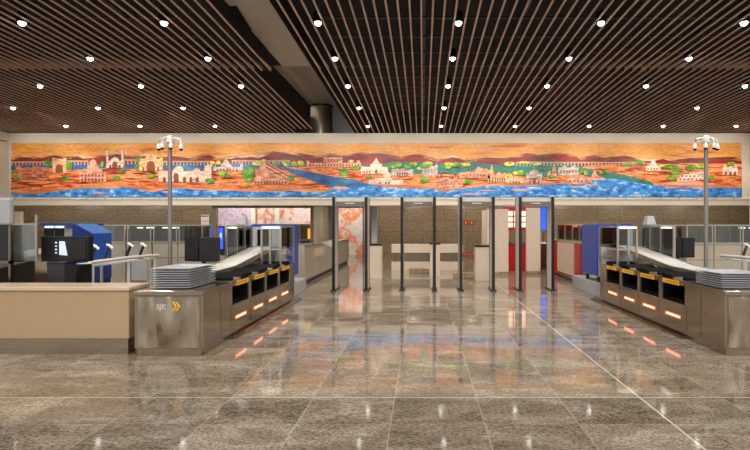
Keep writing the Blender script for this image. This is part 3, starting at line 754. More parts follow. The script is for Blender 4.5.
    while y < prof[-1][0]-.05:
        mb.tube([(X(.475), y, cz(y)-.012), (X(.895), y, cz(y)-.012)], .022, 8); y += .075
    obj('roller', mb, 'belt', cv, smooth=True)
    for (u, ya) in ((.455, 7.3), (.905, 7.3)):
        mb = MB().prism([(yy, zz+.02) for yy, zz in prof]+[(yy, zz-.05) for yy, zz in reversed(prof)], 'x', X(u-.012), X(u+.012))
        obj('side_rail', mb, 'frame_steel', cv)
    for d in (8.9, 9.9): obj('leg', MB().box(X(.52), X(.88), d, d+.03, .80, cz(d)-.06), 'steel_dark', cv)
    # machine
    xm = thing('baggage_scanner', f'blue and grey baggage scanner at the far end of the {side} bench', 'scanner', (X(.62), 11.6, 0), 'baggage scanners of the two lanes')
    ua, ub, ya, yb = (.22, 1.05, 10.75, 11.65) if side == 'left' else (.22, 1.05, 11.2, 12.3)
    obj('body', MB().box(X(ua+.04), X(ub-.04), ya+.02, yb-.02, .44, 1.56), 'machine_grey', xm)
    mb = MB().box(X(ua), X(ua+.04), ya+.03, yb, .46, 1.60)
    obj('side_panel', mb, 'blue', xm, .008, label='blue side panel facing the aisle')
    obj('side_panel', MB().box(X(ub-.04), X(ub), ya+.03, yb, .46, 1.60), 'blue', xm, .008, label='blue outer side panel')
    obj('top_panel', MB().box(X(ua+.04), X(ub-.04), ya+.03, yb, 1.56, 1.62), 'blue', xm, .008, label='blue top')
    fr = obj('front_panel', MB().box(X(ua+.04), X(.60), ya-.02, ya+.02, .60, 1.56).box(X(.88), X(ub-.04), ya-.02, ya+.02, .60, 1.56).box(X(.60), X(.88), ya-.02, ya+.02, 1.50, 1.56).box(X(.60), X(.88), ya-.02, ya+.02, .60, 1.06), 'machine_grey', xm)
    obj('tunnel_mouth', MB().box(X(.60), X(.88), ya+.03, ya+.05, 1.06, 1.50), 'black', xm, label='dark tunnel mouth')
    mb = MB()
    for k in range(8):
        u = .605+k*.0345; mb.box(X(u), X(u+.03), ya+.0, ya+.01, 1.16, 1.50)
    obj('curtain', mb, 'rubber', xm, label='black strip curtain')
    mb = MB()
    for u in (ua+.1, ub-.1):
        for d in (ya+.15, yb-.15): mb.lathe((X(u), d, .30), [(.04, 0), (.04, .14)], 12)
    obj('feet', mb, 'black_plastic', xm)
    obj('plinth', MB().box(X(ua-.02), X(ub), ya+.1, yb+.7, 0, .30), 'machine_grey', xm, .01)
    # small housing on top of the hood
    b = thing('sensor_box', f'small pale sensor box on top of the {side} glass hood', 'sensor', (X(.65), 9.2, 1.585), 'sensor boxes on the glass hoods')
    u = .65 if side == 'left' else .50
    obj('bracket', MB().box(X(u-.02), X(U1), 9.24, 9.28, 1.585, 1.605), 'frame_steel', b)
    z0 = 1.605
    obj('casing', MB().hexa([(X(u-.09),9.14,z0),(X(u+.09),9.14,z0),(X(u+.09),9.32,z0),(X(u-.09),9.32,z0),
                             (X(u-.06),9.17,z0+.16),(X(u+.06),9.17,z0+.16),(X(u+.06),9.30,z0+.16),(X(u-.06),9.30,z0+.16)]), 'machine_grey', b, .008)
    return X
flat_print = flat('dark_print', (176, 120, 30), .5)
XL = lane(-2.68, -1, 'left', 10.4)
XR = lane(3.68, 1, 'right', 10.4)

# lettering and mark on the left bench front (child of its door)
doors = [o for o in bpy.data.objects if o.name.startswith('access_door')]
ldoor = min(doors, key=lambda o: org_of(o).x)
def text(s, size, x, y, z, mat, parent, name='lettering'):
    cu = bpy.data.curves.new(name, 'FONT'); cu.body = s; cu.size = size; cu.extrude = .001; cu.offset = .003
    cu.materials.append(M[mat]); o = bpy.data.objects.new(name, cu); col.objects.link(o)
    bpy.context.view_layer.update()
    me = bpy.data.meshes.new_from_object(o); me.transform(Matrix.Rotation(math.pi/2, 4, 'X'))
    if not me.materials: me.materials.append(M[mat])
    bpy.data.objects.remove(o)
    o = bpy.data.objects.new(name, me); col.objects.link(o)
    o.parent = parent; o.location = Vector((x, y, z))-org_of(parent)
    return o
text('SJK', .088, -3.245, 6.084, .575, 'text_grey', ldoor)
mb = MB()
for k, dx in enumerate((0, .04)):
    x = -3.055+dx
    mb.prism([(x,.555),(x+.022,.555),(x+.062,.61),(x+.022,.665),(x,.665),(x+.038,.61)], 'y', 6.088, 6.084)
obj('chevron_mark', mb, 'yellow', ldoor, label='yellow chevron mark')

# ------------------------------------------------------------------ tray stacks
def tray_mesh(cx, cy, w, l, z):
    t = thing('security_tray', '', 'tray', (cx, cy, z))
    h = .026
    mb = MB()
    # sloped tray: rim, walls, base
    def ring(a, b, zz): return [(cx-a,cy-b,zz),(cx+a,cy-b,zz),(cx+a,cy+b,zz),(cx-a,cy+b,zz)]
    r0 = ring(w/2-.065, l/2-.065, z); r1 = ring(w/2-.06, l/2-.06, z+h-.011); r2 = ring(w/2, l/2, z+h-.010); r3 = ring(w/2, l/2, z+h-.002)
    r4 = ring(w/2-.016, l/2-.016, z+h-.002); r5 = ring(w/2-.08, l/2-.08, z+.004)
    vs = r0+r1+r2+r3+r4+r5; fs = [(0,1,2,3)]
    for k in range(5):
        for i in range(4): fs.append((k*4+i, k*4+(i+1)%4, (k+1)*4+(i+1)%4, (k+1)*4+i))
    fs.append((20,21,22,23))
    mb.add(vs, fs)
    obj('shell', mb, 'tray', t)
    return t
def stack(cx, cy, w, l, z0, n, step, side, group):
    t = tray_mesh(cx, cy, w, l, z0)
    for k in range(n):
        pos = n-k
        lab = (f"grey security tray on the {side} bench, " + ('topmost of its stack' if pos == 1 else 'lowest of its stack' if pos == n else f'{WORD[pos]} from the top of its stack'))
        if k == 0: t['label'] = lab; t['group'] = group
        else: dup(t, (cx+R.uniform(-.004,.004), cy+R.uniform(-.004,.004), z0+step*k), lab, group)
stack(-3.165, 6.64, .51, .76, .80, 9, .029, 'left', 'grey trays stacked on the left bench')
stack(4.02, 6.56, .56, .58, .80, 7, .028, 'right', 'grey trays stacked on the right bench')

# ------------------------------------------------------------------ reception counter at the left
t = thing('reception_counter', 'long low beige counter with a steel kick plate at the left edge', 'counter', (-5.2, 6.4, 0))
obj('body', MB().box(-6.9, -3.63, 6.17, 6.58, .2, .79), 'beige', t, .004)
obj('kick_plate', MB().box(-6.9, -3.65, 6.19, 6.56, 0, .2), 'steel', t, label='brushed steel kick plate')
obj('worktop', MB().box(-6.92, -3.615, 6.15, 6.62, .79, .837), 'beige_top', t, .006, label='paler beige worktop')

# ------------------------------------------------------------------ CCTV poles
def cctv(px, side):
    d = 9.0; x = (px-VX)*d/F
    t = thing('camera_pole', f'tall grey pole with four dome cameras behind the {side} bench', 'camera pole', (x, d, 0), 'poles with dome cameras')
    obj('pole', MB().lathe((x,d,0), [(.09,0),(.09,.015),(.036,.02),(.036,3.12)], 20), 'pole', t, smooth=True)
    obj('joint', MB().lathe((x,d,0), [(.042,1.9),(.042,1.94)], 20), 'pole', t, smooth=True)
    obj('cap', MB().lathe((x,d,0), [(.07,3.08),(.075,3.12),(.06,3.20),(.02,3.22)], 20), 'white', t, smooth=True)
    for dx, dy, dz in ((-.20,.0,0), (-.075,-.12,-.0), (.075,-.12,0), (.20,0,0)):
        a = obj('camera_arm', MB().tube([(x+dx*.15,d+dy*.15,3.15),(x+dx*.5,d+dy*.5,3.165),(x+dx*.9,d+dy*.9,3.14),(x+dx,d+dy,3.06)], .02, 8), 'white', t, smooth=True)
        b = obj('camera_body', MB().lathe((x+dx,d+dy,2.97), [(.036,.0),(.04,.02),(.036,.06),(.02,.09)], 18), 'white', a, smooth=True)
        obj('camera_dome', MB().lathe((x+dx,d+dy,2.97), [(.008,-.034),(.022,-.028),(.032,-.01),(.034,.0)], 18), 'dome_dark', a, smooth=True, label='smoked dark dome')
cctv(170, 'left'); cctv(706, 'right')

# ------------------------------------------------------------------ monitors
def monitor_pair(x0, xm, x1, d, z0, z1, side, px):
    t = thing('twin_monitor', f'black twin monitors seen from behind on a stand by the {side} bench', 'monitor', (px, d+.1, 0), 'twin monitors behind the benches')
    for (a, b, sk) in ((x0, xm-.008, .12), (xm+.008, x1, 0.04)):
        m = obj('screen_case', MB().hexa([(a,d+sk,z0),(b,d,z0),(b,d+.05,z0),(a,d+sk+.05,z0),(a,d+sk,z1),(b,d,z1),(b,d+.05,z1),(a,d+sk+.05,z1)]) if a == x0 else
                MB().hexa([(a,d,z0),(b,d+sk,z0),(b,d+sk+.05,z0),(a,d+.05,z0),(a,d,z1),(b,d+sk,z1),(b,d+sk+.05,z1),(a,d+.05,z1)]), 'black_plastic', t, .006)
        w = (b-a)
        mb = MB()
        for r_ in range(6):
            for c_ in range(4):
                if a == x0: yy = d+sk-(sk)*((c_+.5)/4)-.003
                else: yy = d+sk*((c_+.5)/4)-.003
                mb.box(a+w*(c_+.3)/4, a+w*(c_+.6)/4, yy, yy+.003, z0+.05+(z1-z0-.1)*r_/6, z0+.06+(z1-z0-.1)*r_/6)
        obj('vent', mb, 'dark', m)
    obj('bracket', MB().box(x0+.1, x1-.1, d+.12, d+.16, z0+.12, z0+.2).box(px-.03, px+.03, d+.06, d+.14, z0+.10, z0+.22), 'dark', t)
    obj('stand', MB().lathe((px,d+.18,0), [(.2,0),(.2,.02),(.035,.03),(.03,z0+.22)], 16), 'dark', t, smooth=True)
monitor_pair(-4.16, -3.86, -3.52, 8.6, .97, 1.39, 'left', -3.85)
monitor_pair(4.66, 4.90, 5.16, 9.45, .98, 1.36, 'right', 4.9)

# console at far left with a white reflection painted on its screen
t = thing('operator_console', 'black operator console screen with a pale reflection painted on it, behind the beige counter', 'console', (-5.35, 7.4, 0))
c0 = obj('screen_case', MB().box(-5.64, -4.94, 7.38, 7.5, 1.06, 1.43), 'black_plastic', t, .008)
obj('screen', MB().box(-5.38, -4.97, 7.372, 7.38, 1.09, 1.40), 'screen_dark', c0, label='dark glossy screen')
obj('screen_reflection', MB().prism([(-5.36,1.16),(-5.24,1.15),(-5.28,1.36),(-5.36,1.36)], 'y', 7.37, 7.366), 'screen_white', c0, label='pale reflection painted on the screen')
mb = MB()
for k in range(4): mb.box(-5.43, -5.40, 7.376, 7.38, 1.18+k*.05, 1.2+k*.05)
obj('key', mb, 'screen_white', c0)
obj('stand', MB().box(-5.5, -5.1, 7.46, 7.7, 0, 1.0).box(-5.35, -5.25, 7.44, 7.56, 1.0, 1.12), 'black_plastic', t)
t = tag(obj('waste_bin', MB().hexa([(-5.24,7.02,0),(-5.04,7.02,0),(-5.04,7.22,0),(-5.24,7.22,0),(-5.27,7.0,1.05),(-5.02,7.0,1.05),(-5.02,7.25,1.05),(-5.27,7.25,1.05)]), 'dark', None, .01),
        'tall dark grey bin under the black console screen', 'bin')
l_ = obj('lid', MB().box(-5.27, -5.02, 7.0, 7.25, 1.05, 1.075), 'black_plastic')
l_.parent = t; l_.location = Vector(l_.location)-Vector(t.location)
t = thing('steel_pedestal', 'narrow stainless pedestal beside the black console screen', 'pedestal', (-5.72, 7.6, 0))
obj('body', MB().box(-5.86, -5.66, 7.55, 7.75, 0, 1.06), 'steel', t, .004)
obj('cap', MB().box(-5.87, -5.65, 7.54, 7.76, 1.06, 1.08), 'frame_steel', t)

# second lane at the far left: conveyor, glass, cabinet hood
t = thing('side_conveyor', 'grey belt conveyor with black side skirt at the far left edge', 'conveyor', (-7.8, 8.0, 0))
pf = [(5.6,.90),(8.75,.90),(10.6,1.10),(11.0,1.10)]
obj('belt', MB().prism([(y,z) for y,z in pf]+[(y,z-.05) for y,z in reversed(pf)], 'x', -8.2, -7.46), 'belt', t, label='grey belt')
obj('side_rail', MB().prism([(y,z+.03) for y,z in pf]+[(y,z-.06) for y,z in reversed(pf)], 'x', -7.46, -7.42), 'frame_steel', t)
obj('skirt', MB().prism([(5.6,.1),(11.0,.1)]+[(y,z-.06) for y,z in reversed(pf)], 'x', -8.2, -7.44), 'black_plastic', t, label='black side skirt')
t = thing('glass_screen', 'steel framed glass screen beside the far left conveyor', 'glass screen', (-6.9, 8.9, 0))
mb = MB()
for (x, d) in ((-6.80, 8.8), (-7.35, 8.8)): mb.box(x-.018, x+.018, d-.018, d+.018, 0 if x > -7 else 1.0, 1.78)
mb.box(-7.35, -6.80, 8.79, 8.81, 1.60, 1.63)
obj('frame', mb, 'frame_steel', t)
obj('glass_pane', MB().box(-7.33, -6.82, 8.796, 8.804, .95, 1.60), 'glass', t)
t = thing('scanner_cabinet', 'tall grey cabinet hood with tinted glass at the left edge', 'cabinet', (-6.4, 7.0, 0))
obj('hood', MB().box(-7.2, -5.76, 6.96, 7.06, 1.60, 1.98), 'machine_grey', t, .03, label='grey rounded hood')
obj('glass_pane', MB().box(-7.2, -5.78, 7.0, 7.01, 1.10, 1.60), 'tinted', t, label='blue tinted glass')
obj('frame', MB().box(-7.2, -5.76, 6.98, 7.04, 1.06, 1.10).box(-5.79, -5.76, 6.98, 7.04, 0, 1.6).box(-7.2, -7.17, 6.98, 7.04, 0, 1.6), 'steel_dark', t)
t = tag(obj('sign_board', MB().box((14-VX)*.026, (21-VX)*.026, 13, 13.1, 0, EYE+13.5*.026), 'beige_light', None, .02), 'narrow beige board standing behind the far left cabinet', 'board')

# blue machine of the left neighbour lane
t = thing('blue_scanner', 'blue scanner with a slanted pale blue top, behind the black console screen', 'scanner', (-6.3, 9.6, 0))
x0, x1, x2 = -6.32, -6.23, -5.93
obj('body', MB().prism([(x0,.50),(x2-.0,.50),(x2,1.43),(x1,1.60),(x0,1.60)], 'y', 9.0, 9.5), 'navy', t, .01)
obj('slanted_lid', MB().prism([(x2+.01,1.432),(x1,1.602),(x1,1.625),(x2+.015,1.455)], 'y', 8.98, 9.52), 'blue_light', t, label='pale blue slanted lid')
obj('front_panel', MB().box(x2, x2+.012, 9.0, 9.5, .60, 1.425), 'blue', t, label='brighter blue panel')
obj('base', MB().box(x0, x2, 9.05, 9.45, 0, .5), 'black_plastic', t)
obj('top_beam', MB().box(-6.98, -6.32, 9.1, 9.9, 1.59, 1.63), 'blue', t)
obj('grey_panel', MB().box(-6.97, -6.34, 9.2, 9.8, .9, 1.59), 'machine_grey', t)
mb = MB()
for k in range(2): mb.box(-6.93+k*.19, -6.80+k*.19, 9.16, 9.2, 1.555, 1.575)
obj('glow_strip', mb, 'glow_white', t)
mb = MB()
for k in range(2): mb.box(-6.95+k*.19, -6.79+k*.19, 9.17, 9.2, 1.20, 1.54)
obj('window', mb, 'screen_dark', t, label='dark window')

# white wrapped rails
def rail(x, d0, d1, side, s):
    t = thing('wrapped_rail', f'white plastic-wrapped rail table behind the {side} bench', 'rail table', (x, (d0+d1)/2, 0), 'white wrapped rail tables')
    obj('top_rail', MB().tube([(x,d0-.10,.84),(x,d0-.06,.96),(x,d0+.02,1.0),(x,(d0+d1)/2,1.01),(x,d1-.05,1.0),(x,d1,.99)], .032, 10), 'wrap', t, smooth=True)
    obj('deck', MB().box(x+s*.5, x, d0+.1, d1-.1, .93, .955), 'white', t)
    for a in (x, x+s*.48):
        for d in (d0+.05 if a == x else d0+.25, (d0+d1)/2, d1-.15):
            obj('leg', MB().box(a-.018, a+.018, d, d+.035, 0, .95), 'white', t)
rail(-5.30, 7.95, 10.0, 'left', -1)
rail(5.84, 8.3, 9.8, 'right', 1)

# stainless cabinets with glass tops of the neighbouring lanes
def cabinet(x, d, w, label, light=True, group='steel cabinets of the neighbouring lanes', panel=False):
    t = thing('steel_cabinet', label, 'cabinet', (x, d+.3, 0), group)
    obj('body', MB().box(x-w/2, x+w/2, d, d+.6, 0, 1.16), 'satin', t, .004)
    obj('seam', MB().box(x-w/2+.02, x+w/2-.02, d-.004, d, .80, .81), 'dark', t)
    obj('top', MB().box(x-w/2-.01, x+w/2+.01, d-.02, d+.62, 1.16, 1.20), 'frame_steel', t)
    mb = MB()
    for a in (x-w/2+.02, x+w/2-.02):
        for y in (d+.02, d+.58): mb.box(a-.014, a+.014, y-.014, y+.014, 1.20, 1.60)
    mb.box(x-w/2, x+w/2, d+.01, d+.03, 1.58, 1.61).box(x-w/2, x+w/2, d+.57, d+.59, 1.58, 1.61)
    obj('frame', mb, 'frame_steel', t)
    obj('glass_pane', MB().box(x-w/2+.035, x+w/2-.035, d+.016, d+.024, 1.20, 1.58), 'glass', t)
    obj('inner_box', MB().box(x-w/2+.05, x+w/2-.05, d+.3, d+.55, 1.20, 1.57), 'dark' if light else 'steel_dark', t)
    if light: obj('glow_strip', MB().box(x-w/3, x-w/3+w*.22, d+.27, d+.30, 1.52, 1.545).box(x+w*.05, x+w*.3, d+.27, d+.30, 1.52, 1.545), 'glow_white', t, label='bright strip painted as a lamp reflection')  # glow painted in for white lamp reflections behind the pane
    if panel:
        p = obj('control_panel', MB().box(x-w/2+.1, x+w/2-.1, d-.04, d, .25, .98), 'machine_grey', t, .006, label='pale control door')
        obj('button', MB().lathe((x+.05,d-.045,.84), [(.02,-.02),(.02,.02)], 10), 'redbtn', p)
        obj('button', MB().lathe((x+.05,d-.045,.76), [(.018,-.018),(.018,.018)], 10), 'yellow', p)
for i, (px, d, l, pn) in enumerate([(113, 12.2, 0, 0), (139, 12.2, 1, 1), (165, 12.2, 1, 0), (190.5, 12.2, 0, 0)]):
    lab = ['stainless glass-topped cabinet just right of the blue slanted scanner', 'stainless glass-topped cabinet with red and yellow buttons on its pale door', 'stainless glass-topped cabinet crossed by the left camera pole', 'stainless glass-topped cabinet just left of the twin monitors'][i]
    cabinet((px-VX)*d/F, d, .60, lab, bool(l), panel=bool(pn))
for i, (px, d, l) in enumerate([(700, 11.4, 0), (728, 11.4, 0), (756, 11.4, 1)]):
    lab = ['stainless glass-topped cabinet just left of the right camera pole', 'stainless glass-topped cabinet just right of the right camera pole', 'stainless glass-topped cabinet at the right edge'][i]
    cabinet((px-VX)*d/F, d, .62, lab, bool(l))

def handset(x, d, z, label):
    t = thing('hand_scanner', label, 'hand scanner', (x, d, z), 'black hand scanners with pale tips')
    obj('cradle', MB().box(x-.05, x+.03, d-.04, d+.04, z, z+.03), 'black_plastic', t, .004)
    obj('grip', MB().tube([(x-.03,d,z+.02),(x,d,z+.13),(x+.05,d,z+.25)], .028, 10, .022), 'black_plastic', t, smooth=True)
    obj('tip', MB().tube([(x-.0,d,z+.29),(x+.03,d,z+.285),(x+.10,d,z+.23)], .025, 10), 'white', t, smooth=True, label='pale tip')
    return t
for px, d, lab in ((93, 8.7, 'hand scanner standing furthest left on the wrapped rail table'), (107, 8.95, 'second hand scanner from the left, against the blue scanner'), (128, 9.5, 'third hand scanner from the left, left of the pale control door'), (141, 9.55, 'hand scanner standing furthest right on the left wrapped rail table')):
    handset((px-VX)*d/F, d, .955, 'black '+lab)
handset(6.04, 9.4, .955, 'black hand scanner on the rail table at the right edge')

# ------------------------------------------------------------------ outfeed benches beyond the scanners
t = thing('outfeed_bench', 'long dark stainless outfeed bench beyond the left scanner', 'bench', (-3.6, 17, 0), 'outfeed benches')
obj('body', MB().prism([(13.3,.12),(21.3,.12),(21.3,.98),(18.2,.98),(17.2,.84),(15.8,1.0),(13.3,1.05)], 'x', -3.68, -3.15), 'satin', t, .004)
obj('top', MB().prism([(13.3,1.05),(15.8,1.0),(15.8,1.03),(13.3,1.08)], 'x', -3.70, -3.13).box(-3.70, -3.13, 18.2, 21.3, .98, 1.01), 'frame_steel', t)
obj('plinth', MB().box(-3.65, -3.2, 13.4, 21.2, 0, .12), 'black_plastic', t)
obj('panel', MB().box(-3.15, -3.135, 14.6, 15.8, .66, .9), 'beige_light', t, label='beige inset panel')
t = thing('glass_partition', 'glass partition with steel posts above the left outfeed bench', 'glass partition', (-4.1, 16, 0), 'glass partitions')
mb = MB()
for d in (13.3, 14.3, 15.3, 16.6, 18.2): mb.box(-4.12, -4.08, d-.02, d+.02, 0, 1.62)
mb.box(-4.12, -4.08, 13.3, 18.2, 1.60, 1.63)
obj('frame', mb, 'frame_steel', t)
for a, b in ((13.32,14.28),(14.32,15.28),(15.32,16.58),(16.62,18.18)): obj('glass_pane', MB().box(-4.105, -4.095, a, b, .1, 1.60), 'glass', t)
tag(obj('floor_sign', MB().box((308-VX)*.029, (310.5-VX)*.029, 14.45, 14.5, 1.2, 1.5), 'yellow'), 'small yellow tag hanging on the left glass partition', 'tag')
t = thing('outfeed_bench', 'outfeed bench with beige and red panels beyond the right scanner', 'bench', (4.5, 15, 0), 'outfeed benches')
obj('body', MB().box(4.2, 5.0, 13.2, 17.0, .08, 1.10), 'steel', t)
obj('plinth', MB().box(4.25, 4.95, 13.3, 16.9, 0, .08), 'black_plastic', t)
obj('top', MB().box(4.18, 5.02, 13.18, 17.02, 1.10, 1.13), 'frame_steel', t)
obj('panel', MB().box(4.185, 4.2, 13.9, 15.6, .18, 1.08), 'beige_light', t, label='pale beige panel')
obj('panel', MB().box(4.185, 4.2, 13.3, 13.8, .18, 1.08), 'red', t, label='red panel by the scanner')
obj('panel', MB().box(4.185, 4.2, 15.7, 16.6, .12, 1.08), 'red', t, label='red panel at the far end')
t = thing('glass_partition', 'glass partition with steel posts above the right outfeed bench', 'glass partition', (5.1, 15, 0), 'glass partitions')
mb = MB()
for d in (13.2, 13.9, 14.6, 15.3, 16.1, 17): mb.box(4.56, 4.60, d-.02, d+.02, 1.13, 1.62)
mb.box(4.56, 4.60, 13.2, 17, 1.60, 1.63)
obj('frame', mb, 'frame_steel', t)
for a, b in ((13.22,13.88),(13.92,14.58),(14.62,15.28),(15.32,16.08),(16.12,16.98)): obj('glass_pane', MB().box(4.575, 4.585, a, b, 1.13, 1.60), 'glass', t)

# ------------------------------------------------------------------ beyond the gates
def podium(x0, x1, d, top, label):
    t = thing('podium', label, 'podium', ((x0+x1)/2, d+.2, 0), 'beige podiums with dark tops')
    obj('body', MB().box(x0, x1, d, d+.45, 0, top-.05), 'beige_light', t, .006)
    obj('top', MB().box(x0-.015, x1+.015, d-.015, d+.465, top-.05, top), 'black_plastic', t, label='dark top')
podium((368.5-VX)*14.8/F, (381.5-VX)*14.8/F, 14.8, 1.04, 'beige podium just right of the leftmost detector gate')
podium((430-VX)*15.7/F, (440-VX)*15.7/F, 15.7, 1.04, 'beige podium behind the second detector gate, at the end of the long counter')
podium((475.5-VX)*14.3/F, (489.5-VX)*14.3/F, 14.3, 1.02, 'beige podium in front of the pale partitions')
t = thing('long_counter', 'long pale low counter with a dark recess, behind the second detector gate', 'counter', (0, 17.8, 0))
a, b = (391.5-VX)*17.6/F, (463-VX)*17.6/F
obj('upper_panel', MB().box(a, b, 17.6, 18.3, .62, .91), 'beige_light', t, .006)
obj('recess', MB().box(a+.05, b-.05, 17.75, 18.25, .30, .62), 'steel_dark', t, label='dark recess')
obj('lower_panel', MB().box(a, b, 17.6, 18.3, 0, .30), 'beige_light', t, .006)
for (x0, x1, d, h, lab) in ((409, 429, 16.6, .15, 'low granite block in front of the long counter'), (453.5, 476, 14.9, .16, 'low granite block between the third gate and the podium')):
    tag(obj('granite_block', MB().box((x0-VX)*d/F, (x1-VX)*d/F, d, d+.35, 0, h), 'granite', None, .01), lab, 'block', 'low granite blocks')
tag(obj('side_table', MB().box((453-VX)*18.9/F, (477-VX)*18.9/F, 18.9, 19.4, .42, .47).box((454-VX)*18.9/F, (455.5-VX)*18.9/F, 18.95, 19.3, 0, .42).box((475-VX)*18.9/F, (476.5-VX)*18.9/F, 18.95, 19.3, 0, .42), 'red'), 'low red topped table seen through the third gate', 'table')
for k, px in enumerate((466.2, 472)):
    x = (px-VX)*28.55/F
    t = thing('wall_sign', ['left of two small red signs on the granite wall', 'right of two small red signs on the granite wall'][k], 'sign', (x, 28.57, 1.6), 'small red signs on the granite wall')
    obj('plate', MB().box(x-.11, x+.11, 28.56, 28.6, 1.62, 1.84), 'red', t)
    obj('symbol', MB().box(x-.05, x+.03, 28.55, 28.56, 1.68, 1.78), 'yellow', t)
x = (205-VX)*20/F
t = thing('notice_board', 'small white notice on a stand behind the twin monitors of the left bench', 'notice', (x, 20, 0))
obj('post', MB().box(x-.03, x+.03, 20.02, 20.06, 0, 1.6), 'frame_steel', t)
obj('plate', MB().box(x-.16, x+.16, 20, 20.02, 1.58, 2.02), 'white', t)
obj('red_band', MB().box(x-.14, x+.14, 19.99, 20, 1.93, 1.97).box(x-.12, x+.12, 19.99, 20, 1.75, 1.77), 'redbtn', t)
# pale partitions and the red stand
def part_panel(x0, x1, d, dep, z1, label):
    t = thing('partition', label, 'partition', ((x0+x1)/2, d+dep/2, 0), 'pale beige partitions')
    obj('panel', MB().box(x0, x1, d, d+dep, .1, z1), 'beige_light', t, .004)
    obj('base', MB().box(x0+.01, x1-.01, d+.01, d+dep-.01, 0, .1), 'granite', t)
part_panel((482-VX)*17.0/F, (488-VX)*17.0/F, 17.0, .12, 2.10, 'narrow pale partition behind the podium on the right')
part_panel((487-VX)*16.0/F, (508.5-VX)*16.0/F, 16.0, .12, 2.11, 'wide pale partition left of the red stand')
part_panel((526.5-VX)*16.2/F, (540.5-VX)*16.2/F, 16.2, .14, 2.15, 'pale partition right of the red stand')
d = 17.6
t = thing('food_stand', 'red food stand with lit menu boards between the pale partitions', 'stand', ((518-VX)*d/F, d, 0))
X0, X1 = (505-VX)*d/F, (541-VX)*d/F
obj('counter', MB().box(X0, X1, d, d+.7, 0, .92), 'red', t, .01)
obj('counter_top', MB().box(X0, X1, d-.03, d+.73, .92, .97), 'steel', t)
bd = obj('sign_board', MB().box(X0, X1, d+.5, d+.6, 1.40, 2.24), 'red', t)
for c_ in range(3):
    for r_ in range(3):
        xx = (509.5+c_*7.2-VX)*d/F
        obj('menu_panel', MB().box(xx, xx+.20, d+.48, d+.50, 1.52+r_*.21, 1.68+r_*.21), 'menu', bd, label='lit menu panel')
obj('post', MB().box(X0, X0+.06, d+.5, d+.6, .97, 1.4).box(X1-.06, X1, d+.5, d+.6, .97, 1.4), 'steel_dark', t)
obj('fryer', MB().box((531-VX)*d/F, (535-VX)*d/F, d-.01, d, .4, .8), 'steel', t)
t = thing('blue_display', 'tall blue lit display screen right of the pale partitions', 'display', ((544-VX)*.042, 21, 0))
obj('post', MB().box((543-VX)*.042, (545-VX)*.042, 21.05, 21.1, 0, 1.3), 'steel_dark', t)
obj('casing', MB().box((540.5-VX)*.042, (549-VX)*.042, 21, 21.1, 1.36, 2.36), 'black_plastic', t)
obj('screen', MB().box((541-VX)*.042, (548.5-VX)*.042, 20.99, 21, 1.38, 2.34), 'blue_screen', t)
t = thing('white_cabinet', 'white topped steel cabinet under the blue display', 'cabinet', ((545-VX)*.036, 18.2, 0))
obj('body', MB().box((540.5-VX)*.036, (552-VX)*.036, 18, 18.5, 0, .92), 'steel', t)
obj('top', MB().box((540-VX)*.036, (552.5-VX)*.036, 17.97, 18.53, .92, .97), 'white', t)

# opening at the left: steel portal and painted panels behind
t = thing('portal_frame', 'bronze steel portal frame over the opening behind the left lane', 'portal', (-6, 21.5, 0))
a, b = (213-VX)*21.5/F, (364-VX)*21.5/F
obj('beam', MB().box(a, b, 21.4, 21.6, 2.33, 2.52), 'steel_dark', t)
obj('upright', MB().box(a, a+.18, 21.4, 21.6, 0, 2.33), 'steel_dark', t)
obj('upright', MB().box(b-.05, b, 21.4, 21.6, 0, 2.33), 'steel_dark', t)
arts = [(218, 251, 'art_violet', 'tall pale panel with violet drawing, left of the others'), (255, 275, 'art_pink', 'tall pale panel with red line drawing'), (279, 312, 'art_orange', 'tall pale panel with orange figures above the left scanner'), (334, 365, 'art_orange', 'large orange and pink painted panel seen through the leftmost gate')]
for x0, x1, mt, lab in arts:
    d = 27.2
    t = tag(obj('painted_panel', MB().box((x0-VX)*d/F, (x1-VX)*d/F, d, d+.12, 0, 3.2), mt), lab, 'panel', 'painted panels behind the left lane')
for px, lab in ((253, 'first'), (277, 'second')):
    d = 27.0
    tag(obj('white_pillar', MB().box((px-2-VX)*d/F, (px+2-VX)*d/F, d, d+.2, 0, 3.2), 'cream_lit'), f'white pillar between painted panels, {lab} from the left', 'pillar', 'white pillars between painted panels')
t = thing('blue_video_wall', 'blue video wall with pale figures behind the left twin monitors', 'video wall', ((212-VX)*.046, 23, 0))
obj('casing', MB().box((196-VX)*.046, (224-VX)*.046, 23, 23.2, .2, 1.55), 'black_plastic', t)
mb = MB()
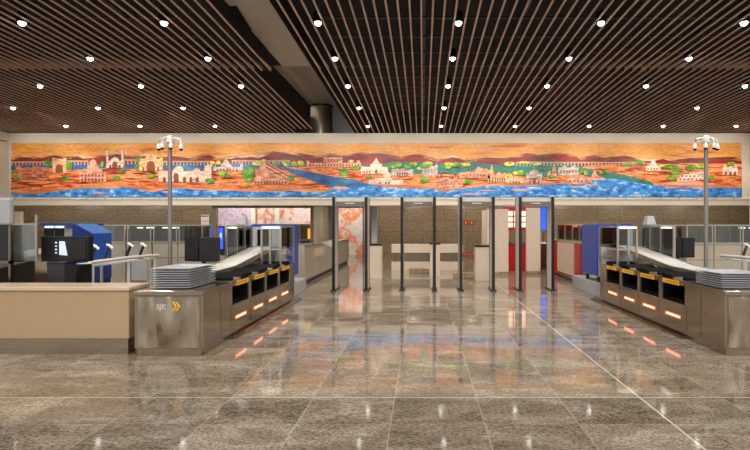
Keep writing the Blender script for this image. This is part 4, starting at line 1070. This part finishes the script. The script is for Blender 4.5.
for k in range(6): mb.box((197+k*4.5-VX)*.046, (200.6+k*4.5-VX)*.046, 22.98, 23, .5, 1.48)
obj('screen', mb, 'blue_screen', t)
mb = MB()
for k, (xx, zz) in enumerate([(199,.95),(203.5,1.1),(208,.9),(213,1.15),(217,1.0),(221,.95)]): mb.lathe(((xx-VX)*.046, 22.97, zz), [(.03,0),(.07,.1),(.05,.22),(.03,.3)], 8)
obj('figure', mb, 'screen_white', t)
d = 21.0
t = thing('frosted_panel', 'blue grey frosted glass panel beside the painted wall', 'panel', ((374-VX)*d/F, d, 0))
obj('pane', MB().box((371.5-VX)*d/F, (377-VX)*d/F, d, d+.05, .1, 2.36), 'machine_grey', t)
obj('base', MB().box((371-VX)*d/F, (377.5-VX)*d/F, d-.03, d+.08, 0, .1), 'steel_dark', t)
# ------------------------------------------------------------------ light behind the mural wall
for x in (-21, -17, -13, -9.5, -6.5, -3.5, -.5, 2.5, 5.5, 8.5, 12, 16):
    spot(x, 25.6, 3.25, 150, 150, (x, 28.6, 1.2), .6, .1, 'rear_downlight')
    spot(x, 21.8, 3.25, 120, 140, None, .6, .1, 'rear_downlight')
for x in (-10.5, -7.5, -4.8): spot(x, 25.0, 3.2, 40, 100, (x, 27.2, 1.4), .8, .15, 'panel_washer')

# ------------------------------------------------------------------ world, camera, view
w = bpy.data.worlds.new('hall_light'); sc.world = w; w.use_nodes = True
bg = w.node_tree.nodes['Background']; bg.inputs['Color'].default_value = (.92, .87, .80, 1); bg.inputs['Strength'].default_value = .86
cam = bpy.data.cameras.new('camera'); co = bpy.data.objects.new('camera', cam); col.objects.link(co)
co.location = (0, 0, EYE); co.rotation_euler = (math.pi/2, 0, 0)
cam.sensor_width = 36; cam.lens = 36*F/750; cam.shift_x = -(VX-375)/750; cam.clip_end = 200
sc.camera = co
sc.view_settings.view_transform = 'Standard'; sc.view_settings.look = 'None'; sc.view_settings.exposure = 0; sc.view_settings.gamma = 1
sc.view_settings.use_curve_mapping = False
